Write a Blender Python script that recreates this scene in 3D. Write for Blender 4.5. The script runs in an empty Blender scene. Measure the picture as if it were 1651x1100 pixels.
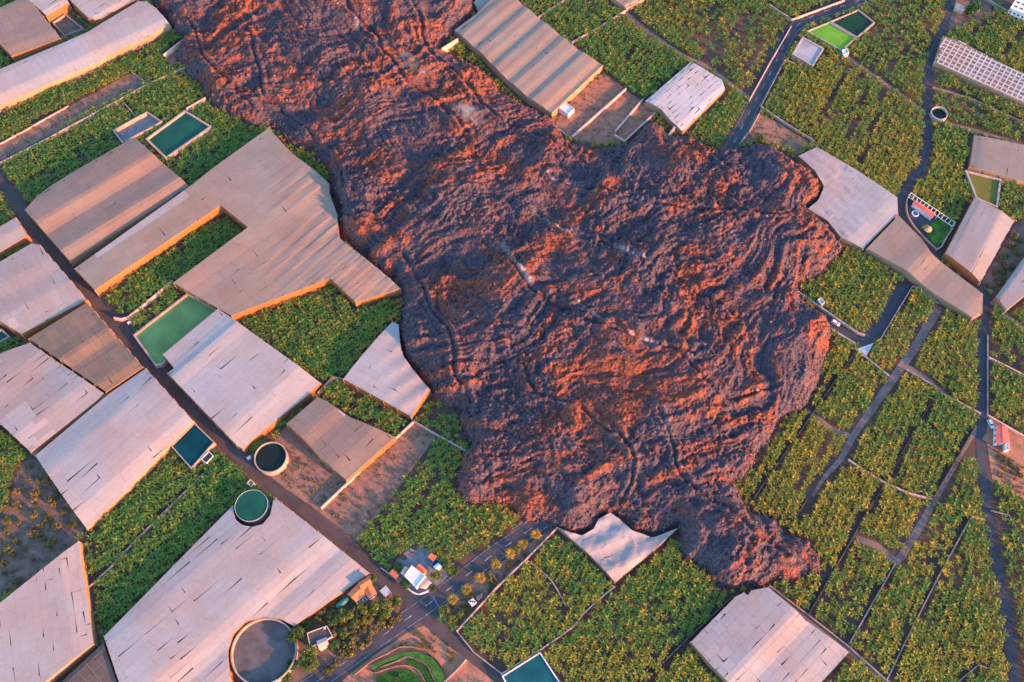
import bpy, bmesh, math, random
import numpy as np
from mathutils import Vector, Matrix
R = math.radians
rng = random.Random(7)
nrg = np.random.default_rng(11)
sc = bpy.context.scene
COL = sc.collection

# ------------------------------------------------------------------ camera, sky, sun, exposure
HC, OFF = 400.0, R(27.0)
FOV = R(55.0)
cam_d = bpy.data.cameras.new('camera'); cam = bpy.data.objects.new('camera', cam_d); COL.objects.link(cam)
cam_d.sensor_width = 36.0; cam_d.lens = 18.0 / math.tan(FOV / 2); cam_d.clip_start = 1.0; cam_d.clip_end = 6000
CAM = Vector((0, -HC * math.tan(OFF), HC))
cam.location = CAM; cam.rotation_euler = (OFF, 0, 0); sc.camera = cam

SUN_EL = R(13.0); SUN_AZ = Vector((0.84, -0.54)).normalized()
w = bpy.data.worlds.new('World'); sc.world = w; w.use_nodes = True
nt = w.node_tree; bg = nt.nodes['Background']
sky = nt.nodes.new('ShaderNodeTexSky'); sky.sky_type = 'NISHITA'; sky.sun_disc = False
sky.sun_elevation = SUN_EL; sky.sun_rotation = math.atan2(SUN_AZ.x, SUN_AZ.y)
sky.air_density = 1.0; sky.dust_density = .5; sky.ozone_density = 2.6
nt.links.new(sky.outputs[0], bg.inputs[0]); bg.inputs[1].default_value = 0.15
ld = bpy.data.lights.new('sun', 'SUN'); ld.energy = 3.5; ld.angle = R(2.0); ld.color = (1.0, 0.36, 0.10)
sun = bpy.data.objects.new('sun', ld); COL.objects.link(sun)
S3 = Vector((SUN_AZ.x * math.cos(SUN_EL), SUN_AZ.y * math.cos(SUN_EL), math.sin(SUN_EL)))
sun.rotation_euler = (-S3).to_track_quat('-Z', 'Y').to_euler()
sun.location = (150, -100, 120)
sc.view_settings.view_transform = 'Standard'; sc.view_settings.look = 'None'
sc.view_settings.gamma = 1.0; sc.view_settings.use_curve_mapping = False
sc.view_settings.exposure = 2.2
sc.render.engine = 'CYCLES'

# ------------------------------------------------------------------ helpers
FPX = 825.5 / math.tan(FOV / 2)
CO, SO = math.cos(OFF), math.sin(OFF)
def P(x, y, z=0.0):
    """point of the place seen at photo position (x, y) that lies at height z"""
    a, b = (x - 825.5) / FPX, -(y - 550.0) / FPX
    dx, dy, dz = a, b * CO + SO, b * SO - CO
    t = (z - HC) / dz
    return Vector((CAM.x + dx * t, CAM.y + dy * t, z))
def PP(pts, z=0.0): return [P(x, y, z) for x, y in pts]
def to_px(x, y, z):
    dx, dy, dz = x - CAM.x, y - CAM.y, z - CAM.z
    yc = dy * CO + dz * SO; zc = -(-dy * SO + dz * CO)
    return 825.5 + FPX * dx / zc, 550.0 - FPX * yc / zc

def tag(o, label=None, cat=None, group=None, kind=None):
    if label: o['label'] = label
    if cat: o['category'] = cat
    if group: o['group'] = group
    if kind: o['kind'] = kind
    return o
def empty(name, loc, label=None, cat=None, group=None):
    o = bpy.data.objects.new(name, None); COL.objects.link(o); o.location = loc
    o.empty_display_size = 0.5
    return tag(o, label, cat, group)
def mesh_obj(name, verts, faces, mat, parent=None, smooth=False, base=None):
    """one mesh object; verts are world points, origin at base (or the parent's origin)"""
    me = bpy.data.meshes.new(name)
    b = Vector(parent.location) if parent is not None and base is None else (Vector(base) if base is not None else Vector((0, 0, 0)))
    if parent is not None and parent.parent is not None and base is None:
        b = Vector(parent.location) + Vector(parent.parent.location)
    me.from_pydata([tuple(Vector(v) - b) for v in verts], [], faces)
    if mat: me.materials.append(mat)
    if smooth: me.polygons.foreach_set('use_smooth', [True] * len(me.polygons))
    me.update()
    o = bpy.data.objects.new(name, me); COL.objects.link(o)
    if parent is not None: o.parent = parent
    else: o.location = b
    return o
def np_mesh(name, V, F, mat, attrs=None):
    """V (n,3) float, F (m,k) int: all faces with k corners"""
    me = bpy.data.meshes.new(name); k = F.shape[1]
    me.vertices.add(len(V)); me.vertices.foreach_set('co', V.astype(np.float32).ravel())
    me.loops.add(F.size); me.loops.foreach_set('vertex_index', F.astype(np.int32).ravel())
    me.polygons.add(len(F)); me.polygons.foreach_set('loop_start', np.arange(0, F.size, k, dtype=np.int32))
    if attrs:
        for an, av in attrs.items():
            a = me.attributes.new(an, 'FLOAT', 'POINT'); a.data.foreach_set('value', av.astype(np.float32))
    me.update(calc_edges=True); me.validate()
    if mat: me.materials.append(mat)
    o = bpy.data.objects.new(name, me); COL.objects.link(o)
    return o
def centroid(pts):
    c = Vector((0, 0, 0))
    for p in pts: c += Vector(p)
    return c / len(pts)
def area2(pts): return sum(pts[i][0] * pts[(i + 1) % len(pts)][1] - pts[(i + 1) % len(pts)][0] * pts[i][1] for i in range(len(pts))) / 2
def ccw(pts): return pts if area2(pts) > 0 else pts[::-1]
def prism(name, pts, z0, z1, mat, parent=None, base=None):
    pts = ccw([(p[0], p[1]) for p in pts]); n = len(pts)
    V = [(x, y, z0) for x, y in pts] + [(x, y, z1) for x, y in pts]
    F = [list(range(n, 2 * n))] + [[i, (i + 1) % n, n + (i + 1) % n, n + i] for i in range(n)]
    return mesh_obj(name, V, F, mat, parent, base=base)
def sheet(name, pts, z, mat, parent=None, kind='structure'):
    pts = ccw([(p[0], p[1]) for p in pts])
    o = mesh_obj(name, [(x, y, z) for x, y in pts], [list(range(len(pts)))], mat, parent)
    if parent is None and kind: o['kind'] = kind
    return o
def smooth_line(pts, step=2.0):
    """Catmull-Rom through 2-D points"""
    pts = [Vector((p[0], p[1])) for p in pts]
    if len(pts) < 3: return pts
    ext = [pts[0] * 2 - pts[1]] + pts + [pts[-1] * 2 - pts[-2]]; out = []
    for i in range(1, len(ext) - 2):
        a, b, c, d = ext[i - 1:i + 3]; n = max(2, int((c - b).length / step))
        for k in range(n):
            t = k / n
            out.append(0.5 * ((2 * b) + (c - a) * t + (2 * a - 5 * b + 4 * c - d) * t * t + (3 * b - a - 3 * c + d) * t ** 3))
    out.append(pts[-1]); return out
def offsets(line, o):
    out = []
    for i, p in enumerate(line):
        t = (line[min(i + 1, len(line) - 1)] - line[max(i - 1, 0)])
        if t.length < 1e-6: t = Vector((1, 0))
        t.normalize(); out.append(p + Vector((-t.y, t.x)) * o)
    return out
def ribbon(name, line, wid, z, mat, parent=None, base=None):
    ws = wid if isinstance(wid, (list, tuple)) else [wid] * len(line)
    if len(ws) != len(line): ws = list(np.interp(np.linspace(0, 1, len(line)), np.linspace(0, 1, len(ws)), ws))
    V = []
    L0, L1 = offsets(line, .5), offsets(line, -.5)
    for p, a, b, q in zip(line, L0, L1, ws):
        V += [tuple(p + (a - p) * q) + (z,), tuple(p + (b - p) * q) + (z,)]
    F = [[2 * i, 2 * i + 1, 2 * i + 3, 2 * i + 2] for i in range(len(line) - 1)]
    return mesh_obj(name, V, F, mat, parent, base=base)
def wall_mesh(name, line, th, z0, z1, mat, parent=None, base=None, jitter=0.0):
    A, B = offsets(line, th / 2), offsets(line, -th / 2); n = len(line); V = []; F = []
    for a, b in zip(A, B):
        j = rng.uniform(-jitter, jitter)
        V += [(a.x, a.y, z0), (b.x, b.y, z0), (b.x, b.y, z1 + j), (a.x, a.y, z1 + j)]
    for i in range(n - 1):
        for k in range(4):
            F.append([4 * i + k, 4 * i + (k + 1) % 4, 4 * (i + 1) + (k + 1) % 4, 4 * (i + 1) + k])
    F += [[3, 2, 1, 0], [4 * n - 4, 4 * n - 3, 4 * n - 2, 4 * n - 1]]
    return mesh_obj(name, V, F, mat, parent, base=base)
def box_pts(c, ux, hx, hy):
    ux = Vector(ux).normalized(); uy = Vector((-ux.y, ux.x)); c = Vector((c[0], c[1]))
    return [c - ux * hx - uy * hy, c + ux * hx - uy * hy, c + ux * hx + uy * hy, c - ux * hx + uy * hy]

# value noise in numpy
_perm = np.random.default_rng(3).random((512, 512))
def vnoise(x, y):
    xi = np.floor(x).astype(np.int64); yi = np.floor(y).astype(np.int64); fx = x - xi; fy = y - yi
    fx = fx * fx * fx * (fx * (fx * 6 - 15) + 10); fy = fy * fy * fy * (fy * (fy * 6 - 15) + 10)
    a = _perm[xi % 512, yi % 512]; b = _perm[(xi + 1) % 512, yi % 512]
    c = _perm[xi % 512, (yi + 1) % 512]; d = _perm[(xi + 1) % 512, (yi + 1) % 512]
    return (a * (1 - fx) + b * fx) * (1 - fy) + (c * (1 - fx) + d * fx) * fy
def fbm(x, y, oct=4, gain=.5, lac=2.03):
    s = 0; amp = 1; tot = 0
    for i in range(oct):
        s = s + amp * (vnoise(x + 17.3 * i, y - 9.1 * i) - .5); tot += amp; amp *= gain; x = x * lac; y = y * lac
    return s / tot * 2
def in_poly(X, Y, poly):
    c = np.zeros(X.shape, bool); n = len(poly)
    for i in range(n):
        x1, y1 = poly[i][0], poly[i][1]; x2, y2 = poly[(i + 1) % n][0], poly[(i + 1) % n][1]
        if y1 == y2: continue
        c ^= ((y1 > Y) != (y2 > Y)) & (X < (x2 - x1) * (Y - y1) / (y2 - y1) + x1)
    return c
def seg_dist(X, Y, line, closed=False, signed=False):
    d = np.full(X.shape, 1e9); sd = np.zeros(X.shape); n = len(line)
    for i in range(n if closed else n - 1):
        ax, ay = line[i][0], line[i][1]; bx, by = line[(i + 1) % n][0], line[(i + 1) % n][1]
        L2 = (bx - ax) ** 2 + (by - ay) ** 2 + 1e-9
        t = np.clip(((X - ax) * (bx - ax) + (Y - ay) * (by - ay)) / L2, 0, 1)
        q = np.hypot(X - ax - t * (bx - ax), Y - ay - t * (by - ay))
        if signed:
            s = (bx - ax) * (Y - ay) - (by - ay) * (X - ax); sd = np.where(q < d, s, sd)
        d = np.minimum(d, q)
    return (d, sd) if signed else d

# ------------------------------------------------------------------ materials
def new_mat(name):
    m = bpy.data.materials.new(name); m.use_nodes = True
    n = m.node_tree.nodes; return m, n, m.node_tree.links, n['Principled BSDF']
def ramp_mix(n, l, fac, c1, c2, lo=.35, hi=.65):
    r = n.new('ShaderNodeValToRGB'); r.color_ramp.elements[0].position = lo; r.color_ramp.elements[1].position = hi
    r.color_ramp.elements[0].color = (*c1, 1); r.color_ramp.elements[1].color = (*c2, 1)
    l.new(fac, r.inputs[0]); return r.outputs[0]
def noise_out(n, l, scale, detail=4, vec=None, rough=.55):
    t = n.new('ShaderNodeTexNoise'); t.inputs['Scale'].default_value = scale; t.inputs['Detail'].default_value = detail
    t.inputs['Roughness'].default_value = rough
    if vec is None:
        g = n.new('ShaderNodeNewGeometry'); vec = g.outputs['Position']
    l.new(vec, t.inputs['Vector']); return t.outputs[0]
def mult(n, l, col, fac_out, lo, hi):
    mr = n.new('ShaderNodeMapRange'); mr.inputs[3].default_value = lo; mr.inputs[4].default_value = hi; l.new(fac_out, mr.inputs[0])
    mx = n.new('ShaderNodeMix'); mx.data_type = 'RGBA'; mx.blend_type = 'MULTIPLY'; mx.inputs[0].default_value = 1
    cb = n.new('ShaderNodeCombineColor')
    for i in range(3): l.new(mr.outputs[0], cb.inputs[i])
    l.new(col, mx.inputs[6]); l.new(cb.outputs[0], mx.inputs[7]); return mx.outputs[2]
def pm(name, c1, c2=None, scale=.2, rough=.85, bump=0, bscale=2.0, rnd=0, detail=5, spec=.3, lo=.35, hi=.65):
    m, n, l, b = new_mat(name); b.inputs['Roughness'].default_value = rough; b.inputs['Specular IOR Level'].default_value = spec
    c2 = c2 or tuple(v * .8 for v in c1)
    col = ramp_mix(n, l, noise_out(n, l, scale, detail), c1, c2, lo, hi)
    col = mult(n, l, col, noise_out(n, l, scale * 9, 3), .86, 1.12)
    if rnd:
        oi = n.new('ShaderNodeObjectInfo'); col = mult(n, l, col, oi.outputs['Random'], 1 - rnd, 1 + rnd * .6)
    l.new(col, b.inputs['Base Color'])
    if bump:
        bp = n.new('ShaderNodeBump'); bp.inputs['Strength'].default_value = bump; bp.inputs['Distance'].default_value = .3
        l.new(noise_out(n, l, bscale, 6), bp.inputs['Height']); l.new(bp.outputs[0], b.inputs['Normal'])
    return m
def leaf_mat(name, c1, c2, trans=.3, attr=None):
    m, n, l, b = new_mat(name); b.inputs['Roughness'].default_value = .5; b.inputs['Specular IOR Level'].default_value = .35
    if attr:
        a = n.new('ShaderNodeAttribute'); a.attribute_name = attr; f = a.outputs['Fac']
    else:
        a = n.new('ShaderNodeObjectInfo'); f = a.outputs['Random']
    col = ramp_mix(n, l, f, c1, c2, .0, 1.0)
    col = mult(n, l, col, noise_out(n, l, .8, 3), .45, 1.55)
    l.new(col, b.inputs['Base Color'])
    tr = n.new('ShaderNodeBsdfTranslucent'); l.new(col, tr.inputs['Color'])
    mx = n.new('ShaderNodeMixShader'); mx.inputs[0].default_value = trans
    l.new(b.outputs[0], mx.inputs[1]); l.new(tr.outputs[0], mx.inputs[2]); l.new(mx.outputs[0], n['Material Output'].inputs[0])
    return m
def cloth_mat(name, c1, c2, rnd=.12, weave=0.0, trans=.12):
    """greenhouse sheeting: a tint for each sheet, dust streaks, faint weave"""
    m, n, l, b = new_mat(name); b.inputs['Roughness'].default_value = .7; b.inputs['Specular IOR Level'].default_value = .25
    oi = n.new('ShaderNodeObjectInfo')
    col = ramp_mix(n, l, oi.outputs['Random'], c1, c2, 0, 1)
    tn = ramp_mix(n, l, noise_out(n, l, .035, 4), (1.08, .96, .91), (.93, 1.0, 1.04), .38, .62)
    mt_ = n.new('ShaderNodeMix'); mt_.data_type = 'RGBA'; mt_.blend_type = 'MULTIPLY'; mt_.inputs[0].default_value = 1; l.new(col, mt_.inputs[6]); l.new(tn, mt_.inputs[7]); col = mt_.outputs[2]
    col = mult(n, l, col, noise_out(n, l, .07, 5), .78, 1.18)
    col = mult(n, l, col, noise_out(n, l, .7, 5, rough=.7), .86, 1.1)
    if weave:
        g = n.new('ShaderNodeNewGeometry'); mp = n.new('ShaderNodeMapping'); mp.inputs['Rotation'].default_value = (0, 0, R(-33)); mp.inputs['Scale'].default_value = (.25, 3.2, 1)
        l.new(g.outputs['Position'], mp.inputs[0]); col = mult(n, l, col, noise_out(n, l, 1.0, 3, mp.outputs[0]), 1 - weave, 1 + weave)
    l.new(col, b.inputs['Base Color'])
    tr = n.new('ShaderNodeBsdfTranslucent'); l.new(col, tr.inputs['Color'])
    mx = n.new('ShaderNodeMixShader'); mx.inputs[0].default_value = trans
    l.new(b.outputs[0], mx.inputs[1]); l.new(tr.outputs[0], mx.inputs[2]); l.new(mx.outputs[0], n['Material Output'].inputs[0])
    bp = n.new('ShaderNodeBump'); bp.inputs['Strength'].default_value = .5; bp.inputs['Distance'].default_value = .14
    l.new(noise_out(n, l, .6, 5), bp.inputs['Height']); l.new(bp.outputs[0], b.inputs['Normal'])
    return m
def water_mat(name, c, rough=.2):
    m, n, l, b = new_mat(name); b.inputs['Roughness'].default_value = rough; b.inputs['Specular IOR Level'].default_value = .2
    col = ramp_mix(n, l, noise_out(n, l, .12, 4), c, tuple(v * .72 for v in c)); l.new(col, b.inputs['Base Color'])
    bp = n.new('ShaderNodeBump'); bp.inputs['Strength'].default_value = .05; bp.inputs['Distance'].default_value = .05
    l.new(noise_out(n, l, 3.0, 3), bp.inputs['Height']); l.new(bp.outputs[0], b.inputs['Normal']); return m

M = dict(
    soil=pm('soil', (.12, .075, .055), (.065, .045, .04), .06, .95, .5, 1.2),
    dirt=pm('bare_dirt', (.29, .165, .12), (.16, .095, .075), .3, .95, .6, 1.0),
    red_dirt=pm('red_dirt', (.42, .19, .11), (.22, .12, .085), .2, .95, .6, 1.0),
    plot_soil=pm('plot_soil', (.36, .17, .11), (.2, .1, .075), .3, .95, .6, 1.0),
    scrub=pm('scrub_ground', (.21, .135, .105), (.1, .075, .06), .25, .95, .6, 1.5),
    asphalt=pm('asphalt', (.064, .066, .08), (.046, .048, .06), .08, .85, .2, 3),
    lane=pm('lane_surface', (.095, .07, .07), (.055, .048, .052), .1, .9, .4, 2),
    path=pm('dirt_path', (.24, .18, .16), (.15, .12, .115), .12, .95, .4, 2),
    paint=pm('road_paint', (.42, .42, .43), (.16, .16, .17), .5, .7),
    concrete=pm('concrete', (.42, .36, .33), (.3, .26, .25), .3, .85, .2, 3),
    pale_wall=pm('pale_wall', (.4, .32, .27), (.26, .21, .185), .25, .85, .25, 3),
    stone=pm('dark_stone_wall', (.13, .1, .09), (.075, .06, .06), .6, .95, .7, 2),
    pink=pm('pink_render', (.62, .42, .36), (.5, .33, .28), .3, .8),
    white=pm('white_render', (.72, .7, .68), (.55, .53, .52), .4, .8, rnd=.05),
    black_roof=pm('dark_flat_roof', (.05, .05, .055), (.08, .075, .075), .5, .85),
    tile=pm('clay_tile', (.7, .19, .075), (.55, .14, .06), .5, .8, rnd=.1),
    redroof=pm('red_sheet_roof', (.68, .15, .12), (.56, .12, .1), .4, .6),
    glass=pm('window_glass', (.03, .04, .05), (.05, .06, .07), .5, .15, spec=.6),
    metal=pm('galvanised_metal', (.45, .46, .47), (.33, .34, .36), .5, .45, spec=.5),
    teal=pm('teal_paint', (.03, .17, .15), (.02, .11, .11), .6, .5),
    blue=pm('blue_paint', (.02, .14, .42), (.02, .1, .32), .6, .45),
    carwhite=pm('white_car_paint', (.75, .75, .76), (.68, .68, .69), .3, .3, spec=.5),
    rubber=pm('black_rubber', (.02, .02, .02), (.03, .03, .03), 2, .8),
    grass=pm('lawn', (.07, .2, .03), (.04, .12, .02), .3, .9, .5, 3),
    straw=pm('straw', (.6, .42, .2), (.45, .3, .14), 1, .9),
    bark=pm('bark', (.14, .1, .075), (.08, .06, .05), 1, .95),
    tank_floor=pm('tank_floor', (.13, .12, .125), (.08, .075, .08), .25, .9, .3, 2),
    gravel=pm('grey_gravel', (.24, .23, .25), (.16, .155, .17), .5, .95, .5, 4),
    steel=pm('cable_steel', (.4, .34, .29), (.32, .27, .23), .5, .6),
    wallnet=cloth_mat('pale_side_net', (.42, .26, .16), (.36, .23, .14), weave=.1),
    wallbrown=cloth_mat('brown_side_net', (.4, .17, .06), (.34, .14, .05), weave=.12),
    white_cloth=cloth_mat('white_sheeting', (.375, .345, .333), (.34, .325, .325), weave=.07),
    pale_cloth=cloth_mat('pale_sheeting', (.32, .288, .275), (.295, .272, .265), weave=.06),
    tan_cloth=cloth_mat('tan_net', (.26, .19, .155), (.225, .175, .145), weave=.1),
    brown_cloth=cloth_mat('brown_net', (.23, .15, .105), (.17, .13, .1), weave=.12),
    dark_cloth=cloth_mat('dark_net', (.16, .12, .095), (.12, .095, .08), weave=.12),
    cream_cloth=cloth_mat('cream_net', (.31, .235, .185), (.275, .215, .175), weave=.14),
    bright_cloth=cloth_mat('bright_white_sheeting', (.5, .47, .46), (.46, .44, .44)),
    lattice=cloth_mat('worn_lattice_net', (.26, .21, .18), (.16, .13, .11)),
    banana=leaf_mat('banana_leaf', (.038, .195, .034), (.36, .28, .03), .4, 'tint'),
    stem=pm('banana_stem', (.13, .12, .06), (.09, .08, .04), 1, .8),
    tree=leaf_mat('tree_leaf', (.04, .11, .022), (.17, .18, .03), .3),
    shrub=leaf_mat('shrub_leaf', (.1, .13, .035), (.26, .18, .06), .3),
    palm=leaf_mat('palm_frond', (.34, .2, .025), (.42, .24, .03), .4),
    w_green=water_mat('green_water', (.17, .28, .09)), w_teal=water_mat('teal_water', (.012, .085, .06)),
    w_blue=water_mat('blue_water', (.003, .05, .065)), w_pool=water_mat('pool_water', (.012, .1, .115)),
    w_bright=water_mat('algae_green_water', (.13, .36, .025), .3), w_dark=water_mat('dark_green_water', (.012, .05, .025)),
    w_olive=water_mat('olive_water', (.16, .15, .025)), w_black=water_mat('black_water', (.012, .022, .02)),
    w_grey=water_mat('milky_water', (.34, .35, .38), .25),
)
OBST = []       # (polygon, clearance): no banana plants there
LINES = []      # (line, clear left, clear right)

# ------------------------------------------------------------------ ground
sheet('ground', [(-900, -700), (900, -700), (900, 1100), (-900, 1100)], -0.02, M['soil'])
def plot(name, px, mat, z=.02, block=True):
    pts = PP(px); o = sheet(name, pts, z, M[mat])
    if block: OBST.append(([(p.x, p.y) for p in pts], .3))
    return o

# ------------------------------------------------------------------ lava flow
LP = [(235, -70), (238, 0), (260, 22), (274, 36), (284, 52), (296, 66), (284, 89), (288, 102), (300, 109), (303, 125), (316, 132), (331, 148), (336, 165),
      (356, 181), (384, 193), (405, 207), (436, 203), (451, 216), (469, 237), (502, 246), (525, 270), (532, 295), (537, 321), (548, 341), (545, 367),
      (553, 387), (578, 407), (590, 406), (592, 420), (604, 435), (621, 446), (634, 446), (638, 461), (648, 472), (652, 491), (644, 504), (647, 519), (646, 553),
      (650, 573), (667, 596), (683, 614), (694, 627), (698, 639), (705, 652), (726, 660), (744, 662), (739, 677), (749, 703), (756, 716), (744, 733), (744, 749),
      (733, 767), (739, 792), (744, 810), (756, 817), (780, 812), (800, 813), (827, 823), (845, 839), (885, 839), (899, 850), (917, 858), (939, 863), (957, 855),
      (965, 837), (984, 827), (1000, 837), (1018, 855), (1037, 861), (1053, 866), (1074, 858), (1090, 850), (1093, 863), (1096, 887), (1106, 906), (1122, 909),
      (1138, 922), (1149, 938), (1162, 949), (1186, 951), (1213, 946), (1237, 943), (1251, 936), (1283, 936), (1304, 927), (1322, 923), (1324, 908), (1312, 884),
      (1309, 870), (1288, 860), (1271, 857), (1262, 852), (1254, 834), (1240, 826), (1218, 822), (1206, 812), (1194, 796), (1184, 780), (1200, 774), (1216, 753),
      (1228, 728), (1245, 703), (1261, 678), (1296, 660), (1309, 642), (1319, 616), (1327, 591), (1340, 563), (1342, 540), (1340, 528), (1332, 507), (1317, 497),
      (1301, 484), (1285, 469), (1296, 454), (1327, 446), (1340, 428), (1363, 400), (1350, 380), (1337, 359), (1317, 341), (1301, 336), (1319, 324), (1329, 298),
      (1317, 275), (1288, 257), (1251, 231), (1223, 225), (1197, 234), (1186, 235), (1142, 227), (1110, 214), (1088, 211), (1066, 200), (1054, 189), (1035, 202),
      (1010, 227), (966, 233), (922, 224), (896, 202), (892, 186), (877, 176), (840, 161), (808, 142), (783, 110), (739, 88), (712, 78), (732, 60), (745, 44), (768, 20), (766, -5), (752, -70)]
n = len(LP); lava_w = []
for i, (x, y) in enumerate(LP):
    ax, ay = LP[i - 1]; bx, by = LP[(i + 1) % n]
    tx, ty = bx - ax, by - ay; q = math.hypot(tx, ty)
    up = tx / q            # outline runs anticlockwise on screen: moving left = the far side
    lava_w.append(P(x, y, 4.5 * max(0, -up)))
lava_poly = [(p.x, p.y) for p in lava_w]
OBST.append((lava_poly, .2))
STEP = .42
xs = np.arange(min(p[0] for p in lava_poly) - 4, max(p[0] for p in lava_poly) + 4, STEP)
ys = np.arange(min(p[1] for p in lava_poly) - 4, max(p[1] for p in lava_poly) + 4, STEP)
X, Y = np.meshgrid(xs, ys)
WX = X + fbm(X / 5, Y / 5, 4, .65) * 2.0; WY = Y + fbm(X / 5 + 40, Y / 5 + 9, 4, .65) * 2.0
ins = in_poly(WX, WY, lava_poly)
D = seg_dist(WX, WY, lava_poly, True)
D = np.where(ins, D, -D)
Dp = np.maximum(D, 0)
Hl = 5.2 * (1 - np.exp(-(Dp / 3.4) ** 1.1)) + 9.5 * (1 - np.exp(-Dp / 34))
# stream-wise frame: arcs of crust across the flow, bowed downstream
c0 = P(560, 0); c1 = P(1010, 560); fl = Vector((c1.x - c0.x, c1.y - c0.y)).normalized()
def stream(Xa, Ya):
    s = (Xa - c0.x) * fl.x + (Ya - c0.y) * fl.y; nn = -(Xa - c0.x) * fl.y + (Ya - c0.y) * fl.x
    return s, nn
s, nn = stream(X, Y)
wx = fbm(X / 34, Y / 34, 3) * 16; wy = fbm(X / 34 + 31, Y / 34 + 7, 3) * 16
s2 = s + wx + .0022 * nn ** 2; n2 = nn + wy
fade = np.clip(Dp / 7, 0, 1)
rid = fbm(s2 / 5.2, n2 / 19, 3, .5)
rid2 = 1 - np.abs(fbm(s2 / 12 + 50, n2 / 30 + 20, 2, .4)) * 2.2
stk = fbm(s / 45 + 2, (nn + wy * .5) / 3.6, 3, .55) * np.clip(.5 + 2.2 * fbm(X / 38 + 90, Y / 38, 2), 0, 1)
lob = fbm(X / 26 + 11, Y / 26 + 3, 3)
bil = np.abs(fbm((X + wx * .3) / 9 + 5, (Y + wy * .3) / 9, 3))
Hl += fade * (1.5 * rid + .8 * fbm(s2 / 9 + 33, n2 / 34, 2, .5) + .35 * rid2 + 4.2 * lob + 0.9 * bil + 1.1 * stk + .95 * fbm(s2 / 2.2 + 9, n2 / 7.0, 3, .6) + .75 * fbm(X / 4.2 + 77, Y / 4.2, 4, .65))
# channels with levees, dark cracks between rafted plates
CH = [[(395, 60), (425, 140), (480, 200), (540, 262), (560, 300)], [(545, 330), (600, 375), (650, 425), (690, 490), (725, 560), (770, 650)],
      [(600, 60), (640, 130), (700, 170), (760, 230)], [(865, 355), (930, 400), (1000, 425), (1080, 460), (1170, 500), (1190, 520)],
      [(815, 395), (835, 455), (880, 500), (960, 530), (1040, 560), (1085, 580), (1130, 575)], [(880, 283), (940, 312), (1040, 332), (1180, 345), (1240, 350)],
      [(850, 590), (870, 640), (940, 670), (1000, 700), (1005, 780), (985, 840)], [(1060, 670), (1090, 730), (1130, 790), (1200, 850), (1270, 900)],
      [(1080, 580), (1130, 620), (1170, 640), (1250, 610)], [(560, 0), (575, 40), (600, 60)], [(300, 40), (350, 120), (420, 175)], [(660, 10), (700, 90), (780, 170), (860, 215), (960, 260)]]
chd = np.full(X.shape, 1e9); CX = X + fbm(X / 6, Y / 6, 2) * .9 + fbm(X / 22, Y / 22, 2) * 5; CY = Y + fbm(X / 6 + 9, Y / 6, 2) * .9 + fbm(X / 22 + 5, Y / 22, 2) * 5
for c in CH:
    ln = smooth_line([(q.x, q.y) for q in PP(c, 7)], 6)
    d = seg_dist(CX, CY, ln); chd = np.minimum(chd, d)
Hl += fade * (1.0 * np.exp(-((chd - 1.9) / 1.2) ** 2) - .75 * np.exp(-(chd / .6) ** 2))
# rubble
Hl += np.clip(Dp / 2.5, .12, 1) * np.clip(.75 + 1.1 * fbm(X / 24 + 14, Y / 24, 2), .35, 1.3) * (1.2 * fbm(X / 2.3, Y / 2.3, 3, .7) + .6 * np.abs(fbm(X / 1.3 + 3, Y / 1.3, 2, .6)))
Hl += np.clip(Dp / 2, 0, 1) * (nrg.random(X.shape) ** 3 * .5)
Hl = np.where(Dp > 0, np.maximum(Hl, .05 + Dp * .05), -.3)
# pale fume crust where gas escapes (a mineral colour on the rock)
crust = np.zeros(X.shape)
for c, wd in [([(818, 398), (832, 430), (850, 468)], 1.3), ([(866, 352), (905, 385), (940, 402)], .9), ([(975, 414), (1005, 424), (1050, 446)], .9), ([(915, 492), (950, 510), (985, 532)], .7), ([(1000, 540), (1040, 556), (1062, 566)], 1.3), ([(878, 280), (898, 292)], 1.1), ([(920, 300), (950, 314)], .8),
              ([(1015, 326), (1060, 335)], .9), ([(572, 40), (575, 54)], .9), ([(672, 120), (680, 128)], .9), ([(1074, 690), (1086, 715)], .8), ([(1176, 378), (1186, 390)], .8), ([(900, 655), (910, 664)], .8)]:
    ln = smooth_line([(q.x, q.y) for q in PP(c, 8)], 4)
    d = seg_dist(CX, CY, ln); crust = np.maximum(crust, .8 * np.exp(-(d / wd) ** 2))
crust *= np.clip(fbm(X / 2.2, Y / 2.2, 4, .7) * 2.2 + .5, 0, 1)
rust = .5 + .55 * rid + .5 * fbm(s2 / 3.0 + 60, n2 / 9 + 4, 4, .6) + .45 * fbm(X / 30 + 8, Y / 30 + 70, 2) + .3 * fbm(X / 1.2, Y / 1.2, 2)
rust = np.clip((rust - .34) / .58, 0, 1)
grain = nrg.random(X.shape)
keep = D > -1.0
idx = -np.ones(X.shape, np.int64)
fm = keep[:-1, :-1] & keep[1:, :-1] & keep[:-1, 1:] & keep[1:, 1:]
used = np.zeros(X.shape, bool)
for a, b in ((slice(None, -1), slice(None, -1)), (slice(1, None), slice(None, -1)), (slice(None, -1), slice(1, None)), (slice(1, None), slice(1, None))): used[a, b] |= fm
idx[used] = np.arange(used.sum())
V = np.stack([X[used], Y[used], Hl[used]], 1)
F = np.stack([idx[:-1, :-1][fm], idx[:-1, 1:][fm], idx[1:, 1:][fm], idx[1:, :-1][fm]], 1)
m, nd, lk, b = new_mat('lava_rock')
b.inputs['Roughness'].default_value = .92; b.inputs['Specular IOR Level'].default_value = .2
ar = nd.new('ShaderNodeAttribute'); ar.attribute_name = 'rust'; ag = nd.new('ShaderNodeAttribute'); ag.attribute_name = 'grain'
c_ = ramp_mix(nd, lk, ar.outputs['Fac'], (.074, .058, .075), (.19, .06, .038), .05, .95)
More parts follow.
